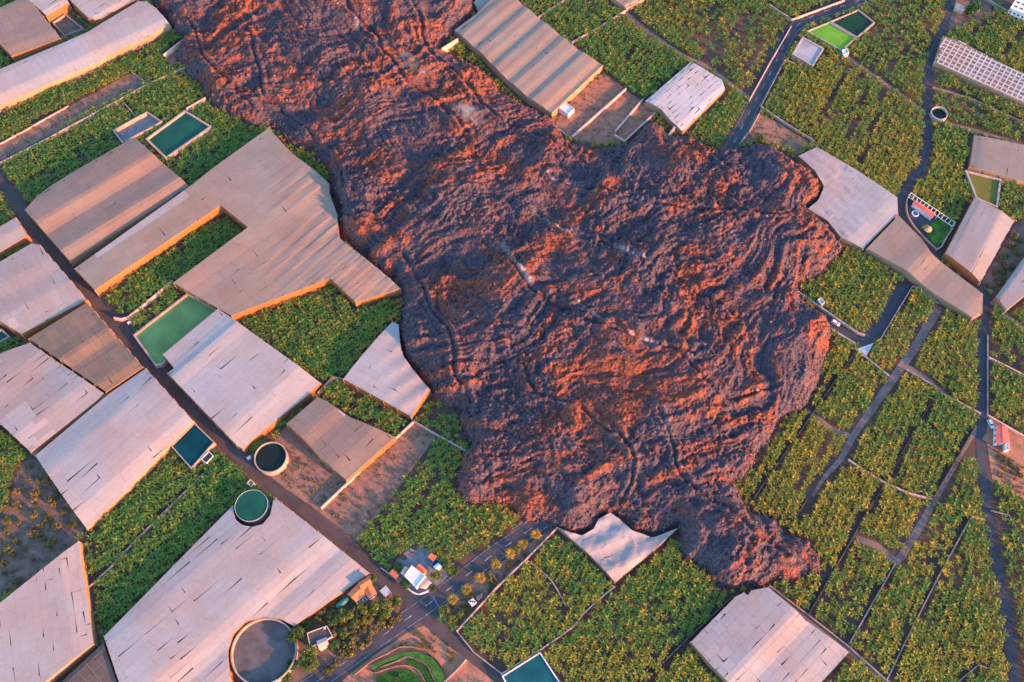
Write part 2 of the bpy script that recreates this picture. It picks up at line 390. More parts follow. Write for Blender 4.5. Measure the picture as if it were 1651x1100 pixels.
c_ = mult(nd, lk, c_, ag.outputs['Fac'], .5, 1.5)
c_ = mult(nd, lk, c_, noise_out(nd, lk, 2.2, 5, rough=.8), .5, 1.5)
at = nd.new('ShaderNodeAttribute'); at.attribute_name = 'crust'
mx = nd.new('ShaderNodeMix'); mx.data_type = 'RGBA'; lk.new(at.outputs['Fac'], mx.inputs[0]); lk.new(c_, mx.inputs[6]); mx.inputs[7].default_value = (.4, .35, .36, 1)
lk.new(mx.outputs[2], b.inputs['Base Color'])
bp = nd.new('ShaderNodeBump'); bp.inputs['Strength'].default_value = .8; bp.inputs['Distance'].default_value = .35
lk.new(noise_out(nd, lk, 1.8, 6, rough=.7), bp.inputs['Height']); lk.new(bp.outputs[0], b.inputs['Normal'])
M['lava'] = m
lava = np_mesh('lava_flow', V, F, m, {'crust': crust[used], 'rust': rust[used], 'grain': grain[used]})
tag(lava, 'dark rusty lava flow spreading in lobes across the banana fields', 'lava', kind='structure')
def lava_h(x, y):
    i = int(round((y - ys[0]) / STEP)); j = int(round((x - xs[0]) / STEP))
    return float(Hl[min(max(i, 0), len(ys) - 1), min(max(j, 0), len(xs) - 1)])

# ------------------------------------------------------------------ roads, lanes, paths
def road(name, px, wid, mat, z, label=None, clear=1.2, step=3.0):
    ln = smooth_line([(q.x, q.y) for q in PP(px)], step)
    o = ribbon(name, ln, wid, z, M[mat]); o['kind'] = 'structure'
    w0 = max(wid) if isinstance(wid, (list, tuple)) else wid
    LINES.append(([tuple(p) for p in ln], w0 / 2 + clear, w0 / 2 + clear))
    return o, ln
def dashes(o, ln, off, length, gap, width, z, mat='paint'):
    acc = 0; pos = [0]
    for i in range(1, len(ln)): pos.append(pos[-1] + (ln[i] - ln[i - 1]).length)
    off_l = offsets(ln, off)
    def at(t):
        for i in range(1, len(pos)):
            if t <= pos[i]:
                f = (t - pos[i - 1]) / (pos[i] - pos[i - 1] + 1e-9); return off_l[i - 1].lerp(off_l[i], f)
        return off_l[-1]
    t = 1.0
    while t + length < pos[-1]:
        ribbon('lane_dash' if gap else 'edge_line', [at(t), at(t + length / 2), at(t + length)], width, z, M[mat], o); t += length + gap
R1 = [(470, 1125), (523, 1091), (598, 1038), (653, 1000), (706, 963), (756, 925), (790, 898), (811, 884), (850, 857), (885, 832), (920, 806)]
o, ln = road('main_road', R1, 7.6, 'asphalt', .06)
dashes(o, ln, 0, 3.5, 6.5, .32, .085); 
ribbon('edge_line', offsets(ln, 3.2), .13, .08, M['paint'], o); ribbon('edge_line', offsets(ln, -3.2), .13, .08, M['paint'], o)
R1b = [(1170, 255), (1186, 225), (1217, 165), (1248, 106), (1268, 63), (1283, 43), (1317, 23), (1363, 9), (1394, -3), (1440, -22)]
o, ln = road('upper_road', R1b, 7.0, 'asphalt', .06)
dashes(o, ln, 0, 3.5, 6.5, .32, .085); ribbon('edge_line', offsets(ln, 3.0), .13, .08, M['paint'], o); ribbon('edge_line', offsets(ln, -3.0), .13, .08, M['paint'], o)
plot('road_junction', [(640, 955), (652, 972), (660, 1003), (690, 1000), (712, 990), (704, 958), (690, 955), (668, 955)], 'asphalt', .045)
plot('road_layby', [(735, 940), (760, 903), (800, 882), (850, 840), (895, 846), (872, 862), (806, 905)], 'asphalt', .03)
R2 = [(-30, 245), (5, 295), (28, 326), (51, 372), (84, 407), (153, 481), (201, 540), (277, 616), (331, 683), (382, 733), (420, 767), (484, 818), (548, 868), (611, 926), (650, 962)]
road('plantation_lane', R2, 4.6, 'lane', .05, clear=1.6)
road('side_lane', [(678, 985), (693, 1003), (727, 1031), (769, 1063), (811, 1097), (840, 1120)], 5.0, 'lane', .055)
R4 = [(1545, -30), (1535, 0), (1522, 43), (1502, 94), (1495, 143), (1495, 183), (1494, 228), (1487, 268), (1470, 292), (1456, 316), (1456, 338), (1466, 360), (1487, 383), (1512, 411), (1540, 431), (1577, 466), (1589, 490), (1587, 515),
      (1585, 560), (1585, 604), (1586, 667), (1582, 698), (1583, 744), (1590, 795), (1599, 863), (1612, 929), (1623, 994), (1633, 1060), (1640, 1120)]
road('right_lane', R4, 4.2, 'asphalt', .052, clear=1.0)
road('dark_farm_track', [(1325, 508), (1345, 525), (1373, 543), (1398, 547), (1416, 532), (1434, 496), (1462, 460)], 5.2, 'asphalt', .05, clear=.8)
road('field_track', [(1513, 499), (1495, 525), (1485, 545), (1454, 591), (1424, 634), (1393, 678), (1373, 708), (1355, 741), (1329, 770), (1310, 800)], [4.2, 4, 3.6, 3.2, 2.4, 1.2], 'path', .05, clear=.9)
road('field_path', [(1452, 590), (1478, 600), (1512, 626), (1528, 640)], [3, 2.6, 1.4], 'path', .045, clear=.5)
road('field_path', [(1374, 705), (1342, 693), (1320, 675), (1301, 662)], [2.6, 2.2, 1.8], 'path', .045, clear=.5)
road('field_path', [(1576, 688), (1545, 740), (1504, 812), (1475, 863), (1462, 881), (1446, 905), (1415, 881), (1380, 868)], [2.0, 2.0, 2.2, 2.6, 3.4, 3.0, 2.6], 'path', .045, clear=.7)
road('field_path', [(1007, 19), (1044, 50), (1104, 91), (1139, 107), (1186, 142), (1213, 163)], 2.2, 'path', .045, clear=.8)
road('field_path', [(1303, 52), (1357, 86), (1422, 131), (1482, 174), (1494, 182)], 2.0, 'path', .045, clear=.6)
road('field_path', [(1502, 194), (1551, 205), (1600, 219), (1680, 245)], 2.0, 'path', .045, clear=.6)
road('field_path', [(1598, 486), (1625, 510), (1670, 548)], 2.4, 'path', .045, clear=.6)
road('yard_track', [(1586, 704), (1628, 731), (1680, 765)], 3.4, 'red_dirt', .06, clear=.6)
road('field_path', [(1240, 947), (1304, 997), (1367, 1046), (1440, 1108)], 2.2, 'path', .045, clear=.6)

# bare plots
plot('bare_strip', [(-30, 247), (211, 118), (237, 135), (-30, 276)], 'dirt')
plot('bare_terrace', [(972, 116), (1057, 181), (1007, 227), (966, 233), (922, 224), (893, 202), (912, 172)], 'plot_soil')
plot('bare_plot', [(405, 750), (440, 716), (462, 685), (494, 713), (517, 739), (558, 775), (637, 705), (667, 680), (706, 700), (640, 790), (576, 872), (500, 815)], 'dirt')
plot('scrub_plot', [(-20, 880), (18, 800), (30, 745), (60, 740), (136, 852), (125, 874), (-20, 985)], 'scrub')
plot('verge', [(690, 1006), (660, 1018), (606, 1055), (560, 1090), (540, 1112), (820, 1112), (764, 1070), (727, 1040)], 'red_dirt')
plot('verge', [(1186, 236), (1220, 184), (1240, 190), (1303, 228), (1288, 250), (1251, 232), (1223, 226)], 'dirt')
plot('dirt_yard', [(1592, 672), (1643, 698), (1700, 728), (1700, 830), (1640, 800), (1600, 772), (1590, 710)], 'red_dirt')
plot('scrub_plot', [(1640, 358), (1690, 350), (1690, 380), (1607, 478), (1588, 466), (1583, 455)], 'scrub')
plot('house_yard', [(640, 900), (668, 880), (690, 885), (712, 905), (722, 930), (700, 955), (668, 955), (644, 940), (630, 925)], 'gravel')
plot('roadside_verge', [(704, 975), (740, 955), (806, 908), (872, 864), (897, 850), (849, 901), (800, 948), (737, 1016), (716, 995)], 'dirt')
plot('roadside_verge', [(735, 925), (790, 885), (836, 845), (842, 838), (850, 842), (815, 872), (750, 918)], 'dirt')
plot('garden_soil', [(472, 1010), (560, 948), (594, 923), (612, 940), (650, 968), (640, 995), (530, 1075), (485, 1112), (455, 1112), (478, 1060)], 'scrub')
plot('courtyard', [(80, 34), (106, 18), (143, 49), (103, 66)], 'scrub')
plot('yard', [(1536, 0), (1600, -5), (1598, 25), (1560, 40), (1524, 50)], 'scrub')
plot('lane_shoulder', [(195, 512), (206, 505), (222, 530), (216, 540)], 'asphalt', .03)
plot('rubble_plot', [(262, 88), (296, 64), (288, 100), (276, 106)], 'dirt')

# ------------------------------------------------------------------ greenhouses
def greenhouse(label, px, h, d, sw, pl, mat, wall='wallnet', prof=None, tear=.05, gap=.02, zj=.012, wr=None, fine=None, cables=0, cw=.028, cmat='steel', cat='greenhouse', special=None, name='greenhouse', walls=True, solid=False):
    h += .7 if sum(q[0] for q in px) / len(px) < 700 else -.9; pts = ccw([(q.x, q.y) for q in PP(px, h)])
    a, b_ = P(*d[0], h), P(*d[1], h); u = Vector((b_.x - a.x, b_.y - a.y)).normalized(); v = Vector((-u.y, u.x))
    if v.dot(SUN_AZ) < 0: v = -v
    cx = sum(p[0] for p in pts) / len(pts); cy = sum(p[1] for p in pts) / len(pts)
    root = empty(name, (cx, cy, 0), label, cat)
    uv = lambda x, y: ((x - cx) * u.x + (y - cy) * u.y, (x - cx) * v.x + (y - cy) * v.y)
    us = [uv(*p)[0] for p in pts]; vs = [uv(*p)[1] for p in pts]; u0, u1, v0, v1 = min(us), max(us), min(vs), max(vs)
    prof = prof or [(0, -.5), (.12, 0), (.85, 0), (1, -.9)]
    tt = np.linspace(0, 1, 200); zz_ = np.interp(tt, [q[0] for q in prof], [q[1] for q in prof]); zp = np.pad(zz_, 12, mode='edge')
    zz_ = np.convolve(zp, np.hanning(25) / np.hanning(25).sum(), 'valid'); px_ = list(np.linspace(0, 1, 21)); pz_ = list(np.interp(px_, tt, zz_))
    def hz(x, y):
        a, c = uv(x, y); z = h + float(np.interp((c - v0) / (v1 - v0), px_, pz_))
        return z + (wr(x, y, a, c) if wr else 0)
    bm = bmesh.new(); lay = bm.faces.layers.int.new('pid')
    bm.faces.new([bm.verts.new((x, y, 0)) for x, y in pts]); bm.normal_update()
    C0 = Vector((cx, cy, 0)); u3 = Vector((u.x, u.y, 0)); v3 = Vector((v.x, v.y, 0))
    def cut(faces, co, no):
        g = set()
        for f in faces:
            g.add(f); g.update(f.edges); g.update(f.verts)
        bmesh.ops.bisect_plane(bm, geom=list(g), dist=1e-4, plane_co=co, plane_no=no)
    k = v0 + sw * rng.uniform(.5, 1); lines = []
    while k < v1 - .4: lines.append(k); k += sw * rng.uniform(.93, 1.07)
    for k in lines: cut(bm.faces, C0 + v3 * k, v3)
    strips = {}
    for f in bm.faces:
        c = f.calc_center_median(); q = uv(c.x, c.y)[1]; strips.setdefault(sum(1 for t in lines if t < q), []).append(f)
    for si, fs in list(strips.items()):
        sid = (si + 1) * 1000
        for f in fs: f[lay] = sid
        t = u0 + pl * rng.uniform(.1, 1); cuts = []
        while t < u1 - .5: cuts.append(t); t += pl * rng.uniform(.8, 1.2)
        for t in cuts: cut([f for f in bm.faces if f[lay] == sid], C0 + u3 * t, u3)
        for f in [f for f in bm.faces if f[lay] == sid]:
            c = f.calc_center_median(); f[lay] = sid + 1 + sum(1 for t in cuts if t < uv(c.x, c.y)[0])
    for q in px_[1:-1]: cut(bm.faces, C0 + v3 * (v0 + q * (v1 - v0)), v3)
    if fine:
        k = v0 + fine
        while k < v1: cut(bm.faces, C0 + v3 * k, v3); k += fine
        k = u0 + fine
        while k < u1: cut(bm.faces, C0 + u3 * k, u3); k += fine
    groups = {}
    for f in bm.faces: groups.setdefault(f[lay], []).append(f)
    for pid, fs in groups.items():
        vi = {}; Vv = []; Ff = []
        for f in fs:
            for vt in f.verts:
                if vt not in vi: vi[vt] = len(Vv); Vv.append(vt.co.copy())
            Ff.append([vi[vt] for vt in f.verts])
        if sum(f.calc_area() for f in fs) < .15: continue
        uu = [uv(q.x, q.y)[0] for q in Vv]; vv = [uv(q.x, q.y)[1] for q in Vv]
        a0, a1, b0, b1 = min(uu), max(uu), min(vv), max(vv)
        gu0 = gu1 = gap; gv0 = gv1 = gap * .6
        tv = rng.uniform(.2, .6) if rng.random() < tear * 2.2 else 0; tu = rng.uniform(.15, .5) if rng.random() < tear * .6 else 0; td = rng.random() < .5
        dz = rng.uniform(-zj, zj); tl = rng.uniform(-1, 1) * zj * .8; out = []
        for q, A, B in zip(Vv, uu, vv):
            fa = (A - a0) / (a1 - a0 + 1e-6); fb = (B - b0) / (b1 - b0 + 1e-6)
            ft = fa if td else 1 - fa; A2 = A + gu0 * (1 - fa) - (gu1 + tu * fb) * fa; B2 = B + gv0 * (1 - fb) - (gv1 + tv * ft ** 7) * fb
            x = cx + u.x * A2 + v.x * B2; y = cy + u.y * A2 + v.y * B2
            out.append((x, y, hz(q.x, q.y) + dz + tl * (fb - .5) * 2))
        mt = M[mat]
        if special:
            xm, ym = sum(q[0] for q in out) / len(out), sum(q[1] for q in out) / len(out)
            ip = to_px(xm, ym, h)
            for (poly, m2) in special:
                if in_poly(np.array([ip[0]]), np.array([ip[1]]), poly)[0]: mt = M[m2]
        o = mesh_obj('roof_panel', out, Ff, mt, root, smooth=bool(fine))
    bm.free()
    if walls:
        for i in range(len(pts)):
            p, q = Vector(pts[i]), Vector(pts[(i + 1) % len(pts)]); L = (q - p).length
            if L < .3: continue
            ns = max(1, int(L / 2.5)); inn = Vector((-(q - p).y, (q - p).x)).normalized() * .12
            Vv = []; Ff = []
            for t in range(ns + 1):
                e = p.lerp(q, t / ns); z = hz(e.x, e.y) - .1
                e2 = e + inn; out_ = -inn.normalized() * .25
                Vv += [(e2.x + out_.x, e2.y + out_.y, 0), (e2.x + out_.x * rng.uniform(0, .9), e2.y + out_.y * rng.uniform(0, .9), z * .5), (e2.x, e2.y, z)]
            for t in range(ns): Ff += [[3 * t, 3 * t + 3, 3 * t + 4, 3 * t + 1], [3 * t + 1, 3 * t + 4, 3 * t + 5, 3 * t + 2]]
            mesh_obj('side_net', Vv, Ff, M[wall], root)
            # posts along the side
            npst = max(1, int(L / 6)); Vv = []; Ff = []
            for t in range(npst + 1):
                e = p.lerp(q, t / npst) - inn * 1.5; z = hz(*(p.lerp(q, t / npst))) ; k0 = len(Vv)
                for zz in (0, z): Vv += [(e.x - .06, e.y - .06, zz), (e.x + .06, e.y - .06, zz), (e.x + .06, e.y + .06, zz), (e.x - .06, e.y + .06, zz)]
                Ff += [[k0 + a, k0 + (a + 1) % 4, k0 + 4 + (a + 1) % 4, k0 + 4 + a] for a in range(4)] + [[k0 + 4, k0 + 5, k0 + 6, k0 + 7]]
            tag(mesh_obj('side_posts', Vv, Ff, M['steel'], root), kind='stuff')
    if cables:
        Vv = []; Ff = []; bm2 = None
        for axis in (0, 1):
            k = (v0 if axis == 0 else u0) + cables * .6
            while k < (v1 if axis == 0 else u1):
                # scan along the line and keep the runs inside the outline
                lo, hi = (u0, u1) if axis == 0 else (v0, v1); N = max(4, int((hi - lo) / 1.5))
                T = np.linspace(lo, hi, N); A = T if axis == 0 else np.full(N, k); B = np.full(N, k) if axis == 0 else T
                XX = cx + u.x * A + v.x * B; YY = cy + u.y * A + v.y * B; I = in_poly(XX, YY, pts)
                sx, sy = (v.x * cw, v.y * cw) if axis == 0 else (u.x * cw, u.y * cw)
                for i in range(N - 1):
                    if I[i] and I[i + 1]:
                        z0, z1 = hz(XX[i], YY[i]) + zj * 1.6 + .05 + .02 * axis, hz(XX[i + 1], YY[i + 1]) + zj * 1.6 + .05 + .02 * axis; q0 = len(Vv)
                        Vv += [(XX[i] - sx, YY[i] - sy, z0), (XX[i] + sx, YY[i] + sy, z0), (XX[i + 1] + sx, YY[i + 1] + sy, z1), (XX[i + 1] - sx, YY[i + 1] - sy, z1)]
                        Ff.append([q0, q0 + 1, q0 + 2, q0 + 3])
                k += cables
        if Vv: tag(mesh_obj('roof_cables', Vv, Ff, M[cmat], root), kind='stuff')
    OBST.append((pts, 1.8))
    return root
D1 = ((55, 733), (173, 634)); D2 = ((270, 602), (380, 716))
bend = [(0, -.6), (.12, 0), (.7, 0), (1, -1.8)]
greenhouse('brown roofed greenhouse at the top left beside a dark courtyard', [(-40, 30), (42, -8), (97, 60), (18, 89)], 5.5, ((18, 89), (97, 60)), 4, 7, 'tan_cloth', 'wallbrown', cables=5)
greenhouse('small pale greenhouse above the dark walled courtyard', [(36, -8), (74, 24), (110, 3), (104, -10)], 5.5, ((74, 24), (110, 3)), 3.5, 8, 'white_cloth', 'wallbrown', tear=.25)
greenhouse('pale greenhouse with rounded corner at the top edge, right of the courtyard', [(104, -8), (142, 28), (152, 30), (163, 28), (218, -2), (218, -12)], 5.5, ((163, 28), (218, -2)), 3.5, 8, 'white_cloth', 'wallbrown', tear=.3)
greenhouse('very long pale greenhouse running from left edge to the lava at top left', [(-40, 128), (102, 69), (143, 51), (163, 38), (222, 2), (236, 2), (252, 14), (272, 36), (262, 41), (244, 53), (168, 88), (158, 96), (0, 166), (-40, 184)], 5.5, ((0, 166), (165, 90)), 14, 3.6, 'white_cloth', prof=[(0, -.3), (.3, .2), (.75, 0), (1, -1.6)], tear=.03)
greenhouse('broad brown net greenhouse with a rust coloured band beside the lane, below the teal reservoir', [(41, 339), (60, 316), (84, 298), (112, 280), (216, 221), (250, 252), (304, 298), (110, 418)], 5.5, ((110, 418), (304, 298)), 4.5, 8, 'tan_cloth', 'wallnet', prof=[(0, -.3), (.1, .3), (.38, 1.2), (.54, -1.0), (.7, -.5), (.86, .3), (1, -1.8)], cables=6)
def w6(x, y, a, c):
    q = to_px(x, y, 5.5); d_ = max(0, min(1, (q[0] - 400) / 140)) * max(0, min(1, (q[1] - 225) / 60))
    return d_ * .16 * math.sin(c * 2.2 + .3 * a * .3 + 2 * math.sin(a * .06)) + d_ * .12 * math.sin(c * .9 + a * .2) + d_ * d_ * -.6
greenhouse('largest tan net greenhouse, stretched and torn along the lava edge', [(120, 433), (309, 298), (341, 272), (433, 206), (458, 234), (474, 250), (509, 276), (530, 295), (531, 311), (543, 344), (546, 382), (588, 415), (629, 448), (645, 463), (573, 486), (532, 448), (373, 509), (280, 456), (400, 367), (356, 331), (153, 468)],
           5.5, ((153, 468), (356, 331)), 5.5, 9, 'cream_cloth', 'wallbrown', prof=[(0, -.3), (.08, 0), (.38, .4), (.46, -.4), (.85, .1), (1, -.7)], wr=w6, fine=1.7, cables=7, zj=.012, special=[([(160, 400), (293, 312), (304, 320), (169, 407)], 'white_cloth')])
greenhouse('small pale greenhouse at the left edge above the lane bend', [(-40, 388), (25, 351), (43, 378), (-40, 428)], 5, ((-40, 428), (43, 378)), 4, 9, 'pale_cloth', 'wallbrown', prof=[(0, 0), (.5, 0), (1, -1)])
greenhouse('pinkish pale greenhouse at left edge, with one white patch', [(-45, 448), (51, 392), (64, 395), (139, 482), (33, 537), (-45, 492)], 5.2, ((33, 537), (139, 482)), 6, 4, 'pale_cloth', 'wallbrown', prof=[(0, -.2), (.3, .2), (.5, -.2), (.7, .1), (1, -1)], cables=8, special=[([(8, 510), (22, 502), (34, 515), (18, 525)], 'white_cloth')])
greenhouse('dark rust brown net greenhouse between two pale ones on the left', [(46, 546), (140, 488), (230, 591), (170, 631)], 5.4, ((170, 631), (230, 591)), 5, 5, 'brown_cloth', 'wallbrown', prof=[(0, 0), (.3, .3), (.42, .9), (.56, -.7), (.9, 0), (1, -.8)], cables=4.5)
greenhouse('patchy pink greenhouse at left edge with white torn sheets at its foot', [(-45, 588), (20, 562), (48, 553), (168, 634), (48, 728), (-45, 640)], 5.0, ((48, 728), (168, 634)), 3.2, 10, 'pale_cloth', 'wallnet', tear=.12, prof=[(0, -.4), (.3, .3), (.5, -.3), (.8, .2), (1, -1)], special=[([(-5, 680), (30, 655), (74, 705), (44, 716)], 'white_cloth')])
greenhouse('big grey white greenhouse beside the small dark blue reservoir', [(55, 733), (173, 634), (234, 593), (310, 677), (267, 719), (204, 785), (136, 850)], 5.4, D1, 3.0, 13, 'white_cloth', tear=.06, prof=[(0, -1.2), (.25, 0), (.6, .1), (.8, -.4), (1, -2.4)], zj=.014)
greenhouse('grey white greenhouse overhanging the green reservoir by the lane', [(262, 571), (351, 497), (515, 614), (496, 633), (400, 710), (390, 722), (380, 716), (270, 602), (281, 594)], 5.6, D1, 3.0, 13, 'white_cloth', 'wallbrown', tear=.04, prof=[(0, -.4), (.14, -.1), (.2, .9), (.3, .3), (.8, .1), (1, -2.2)], zj=.014)
def w13(x, y, a, c):
    q = to_px(x, y, 5); d_ = max(0, min(1, (q[0] - 600) / 60)); return d_ * .32 * math.sin(a * .7 + c * .3) - d_ * .5
greenhouse('pale greenhouse torn open by the lava, left of its edge', [(553, 610), (632, 516), (642, 521), (645, 553), (650, 573), (667, 597), (692, 627), (662, 669)], 5.2, ((553, 610), (662, 669)), 3, 9, 'white_cloth', 'wallbrown', wr=w13, fine=2.2, prof=[(0, -1.2), (.25, -.1), (.6, .2), (.85, 0), (1, -.8)], zj=.012)
greenhouse('grey brown net greenhouse with ragged white edge between bare plots', [(462, 683), (512, 640), (527, 647), (563, 672), (583, 680), (637, 703), (558, 773), (517, 739), (494, 713)], 5.2, ((462, 683), (512, 640)), 4.2, 6, 'tan_cloth', 'wallbrown', cables=4.5, prof=[(0, -.2), (.25, .3), (.4, -.3), (.75, .1), (1, -1.2)], special=[([(530, 645), (600, 684), (625, 700), (590, 690), (545, 668)], 'white_cloth')])
greenhouse('largest grey white greenhouse at lower left wrapping the big round tank', [(167, 1026), (282, 908), (374, 814), (378, 836), (390, 846), (405, 850), (424, 845), (436, 830), (440, 808), (444, 803), (453, 810), (594, 921), (472, 1008), (452, 997), (425, 993), (395, 1001), (374, 1022), (365, 1050), (368, 1085), (378, 1115), (197, 1115)],
           5.4, ((167, 1026), (282, 930)), 2.9, 13, 'white_cloth', 'wallbrown', tear=.11, zj=.014, prof=[(0, -1.2), (.2, 0), (.55, .2), (.62, 0), (.74, -1.6), (.84, -1.4), (1, -3.0)])
greenhouse('white greenhouse with black tears at the lower left corner', [(-50, 1012), (125, 872), (149, 1038), (60, 1110), (-50, 1150)], 5.2, ((125, 872), (149, 1038)), 3.2, 8, 'white_cloth', tear=.1, gap=.015)
greenhouse('dark brown net roof at bottom left between two white greenhouses', [(85, 1112), (166, 1036), (192, 1112)], 4.2, ((85, 1108), (166, 1034)), 4, 7, 'dark_cloth', 'wallbrown', cables=4)
def w18(x, y, a, c): q = c * 2 * math.pi / 14.5 + .6; return .3 * math.sin(q) + .16 * math.sin(2 * q + 1) + .08 * math.sin(a * .4)
greenhouse('cream greenhouse with orange ripple bands at the top, right of the lava', [(733, 48), (767, 22), (800, -10), (830, -4), (868, 28), (896, 50), (930, 78), (972, 104), (890, 181), (855, 160), (808, 119), (777, 86)], 6, ((733, 48), (800, -8)), 3.5, 9, 'cream_cloth', 'wallnet', wr=w18, fine=2.4, prof=[(0, 0), (.9, 0), (1, -.5)], zj=.012)
greenhouse('torn grey scrap of netting at the lava edge, left of the cream greenhouse', [(764, 4), (772, 18), (784, 12), (800, -6), (775, -6)], 4, ((764, 4), (784, 12)), 4, 5, 'pale_cloth', 'wallnet', cat='netting', name='torn_netting')
greenhouse('small pale roof cut by the top edge above the green fields', [(985, -4), (1010, 12), (1040, -4), (1020, -12)], 4.5, ((1010, 12), (1040, -4)), 3.5, 6, 'cream_cloth', 'wallnet')
greenhouse('white greenhouse full of black tears beside the bare terraces', [(1041, 162), (1114, 99), (1139, 113), (1164, 129), (1169, 142), (1101, 211), (1082, 195), (1066, 176)], 5.2, ((1041, 162), (1114, 99)), 2.8, 7, 'bright_cloth', tear=.4, gap=.02, zj=.02)
def w21(x, y, a, c):
    q = to_px(x, y, 5); d_ = max(0, min(1, (1420 - q[0]) / 60)); return d_ * .3 * math.sin(a * 1.15 + .8 * math.sin(c * .45)) * (.6 + .4 * math.sin(c * .5)) - .35 * d_
greenhouse('white rippled greenhouse pushed by the lava on its left', [(1288, 250), (1317, 236), (1385, 276), (1447, 318), (1449, 343), (1393, 399), (1357, 382), (1335, 356), (1303, 336), (1320, 322), (1329, 300), (1315, 275)], 5.2, ((1393, 399), (1449, 343)), 3.2, 9, 'white_cloth', wr=w21, fine=1.8, zj=.012)
greenhouse('long pinkish tan greenhouse tapering along the right lane bend', [(1449, 347), (1485, 385), (1500, 408), (1585, 474), (1585, 503), (1569, 512), (1510, 475), (1459, 436), (1398, 400)], 5.0, ((1398, 400), (1449, 347)), 3.0, 9, 'cream_cloth', 'wallnet', prof=[(0, -.2), (.2, .1), (.38, .8), (.5, -.5), (.9, 0), (1, -.8)], zj=.012)
greenhouse('pale square greenhouse below the olive reservoir on the right', [(1572, 318), (1638, 353), (1583, 453), (1525, 408)], 6, ((1525, 408), (1572, 318)), 4.0, 12, 'pale_cloth', 'wallbrown', prof=[(0, -.4), (.15, 0), (.65, .2), (1, -1.8)])
greenhouse('tan pink roofed greenhouse above the olive reservoir at the right edge', [(1572, 217), (1690, 242), (1690, 300), (1641, 291), (1564, 268)], 4.0, ((1564, 268), (1572, 217)), 4, 9, 'cream_cloth', 'wallnet')
greenhouse('pale greenhouse cut by the right edge beside dark scrub', [(1690, 362), (1607, 478), (1623, 500), (1700, 436)], 5, ((1607, 478), (1690, 362)), 3.6, 9, 'pale_cloth', 'wallnet')
greenhouse('worn white lattice greenhouse at the upper right edge', [(1521, 58), (1551, 68), (1700, 145), (1700, 190), (1507, 100)], 4.5, ((1507, 100), (1680, 178)), 2.6, 3.2, 'lattice', 'wallnet', tear=.2, gap=.03, zj=.012, prof=[(0, 0), (.3, -.2), (.5, .3), (.8, -.2), (1, 0)], cables=2.9, cw=.42, cmat='bright_cloth')
greenhouse('white and pink roofed greenhouse under the lava tip at the bottom right', [(1114, 1035), (1186, 962), (1200, 955), (1206, 960), (1212, 952), (1239, 947), (1301, 1000), (1372, 1050), (1312, 1115), (1190, 1117), (1144, 1070)], 5.4, ((1114, 1035), (1186, 962)), 4, 6, 'white_cloth', 'wallnet', tear=.15, gap=.03, prof=[(0, -.4), (.12, 0), (.44, .6), (.6, -1.0), (.8, -1.0), (1, -2.2)], zj=.014)
def w28(x, y, a, c):
    return .38 * math.sin(c * .62 + .8 + .5 * math.sin(a * .3)) - .55 * abs(float(fbm(np.array([x / 4]), np.array([y / 4]), 3)[0])) + .2 * float(fbm(np.array([x / 1.6]), np.array([y / 1.6]), 2)[0])
greenhouse('crumpled white sheet roof dragged down by the lava front beside the road end', [(900, 850), (918, 858), (939, 863), (957, 853), (965, 837), (984, 827), (1000, 837), (1018, 855), (1037, 861), (1053, 866), (1092, 852), (1060, 882), (992, 938), (955, 898)], 4.6, ((955, 898), (1037, 861)), 5, 12, 'white_cloth', 'wallnet', wr=w28, fine=1.3, tear=.05, zj=.014)

# ------------------------------------------------------------------ reservoirs and tanks
def reservoir(label, px, h, th, water, wm='pale_wall', depth=.7, inner=None, cat='reservoir', name='reservoir', floor_mat=None):
    pts = ccw([(q.x, q.y) for q in PP(px, h)]); c = centroid([(p[0], p[1], 0) for p in pts]); n = len(pts)
    root = empty(name, (c.x, c.y, 0), label, cat)
    vec = [Vector(p) for p in pts]; inn = []
    for i in range(n):
        a, b, d = vec[i - 1], vec[i], vec[(i + 1) % n]
        n1 = Vector((-(b - a).y, (b - a).x)).normalized(); n2 = Vector((-(d - b).y, (d - b).x)).normalized()
        q = (n1 + n2) / (1 + n1.dot(n2)); inn.append(b + q * th)
    for i in range(n):
        j = (i + 1) % n; A, B, Cc, Dd = vec[i], vec[j], inn[j], inn[i]
        Vv = [(q.x, q.y, z) for z in (0, h) for q in (A, B, Cc, Dd)]
        mesh_obj('wall', Vv, [[4, 5, 6, 7], [0, 1, 5, 4], [1, 2, 6, 5], [2, 3, 7, 6], [3, 0, 4, 7]], M[wm], root)
    sheet('floor' if floor_mat else 'water', [tuple(q) for q in inn], h - depth, M[floor_mat or water], root)
    OBST.append((pts, .8)); return root
def round_tank(label, x, y, rpx, h, th, water, wm='pale_wall', depth=.7, cat='tank', floor_mat=None, group=None):
    c = P(x, y, h); r = (P(x + rpx, y, h) - c).length
    root = empty('round_tank', (c.x, c.y, 0), label, cat, group); N = 56
    Vv = []; Ff = []
    for i in range(N):
        a = 2 * math.pi * i / N; ca, sa = math.cos(a), math.sin(a)
        for rr, zz in ((r, 0), (r, h), (r - th, h), (r - th, h - depth - .05)): Vv.append((c.x + rr * ca, c.y + rr * sa, zz))
    for i in range(N):
        j = (i + 1) % N
        for k in range(3): Ff.append([4 * i + k, 4 * j + k, 4 * j + k + 1, 4 * i + k + 1])
    mesh_obj('wall', Vv, Ff, M[wm], root)
    sheet('floor' if floor_mat else 'water', [(c.x + (r - th + .02) * math.cos(2 * math.pi * i / N), c.y + (r - th + .02) * math.sin(2 * math.pi * i / N)) for i in range(N)], h - depth, M[floor_mat or water], root)
    OBST.append(([(c.x + r * math.cos(i * .3), c.y + r * math.sin(i * .3)) for i in range(21)], 1.0)); return root
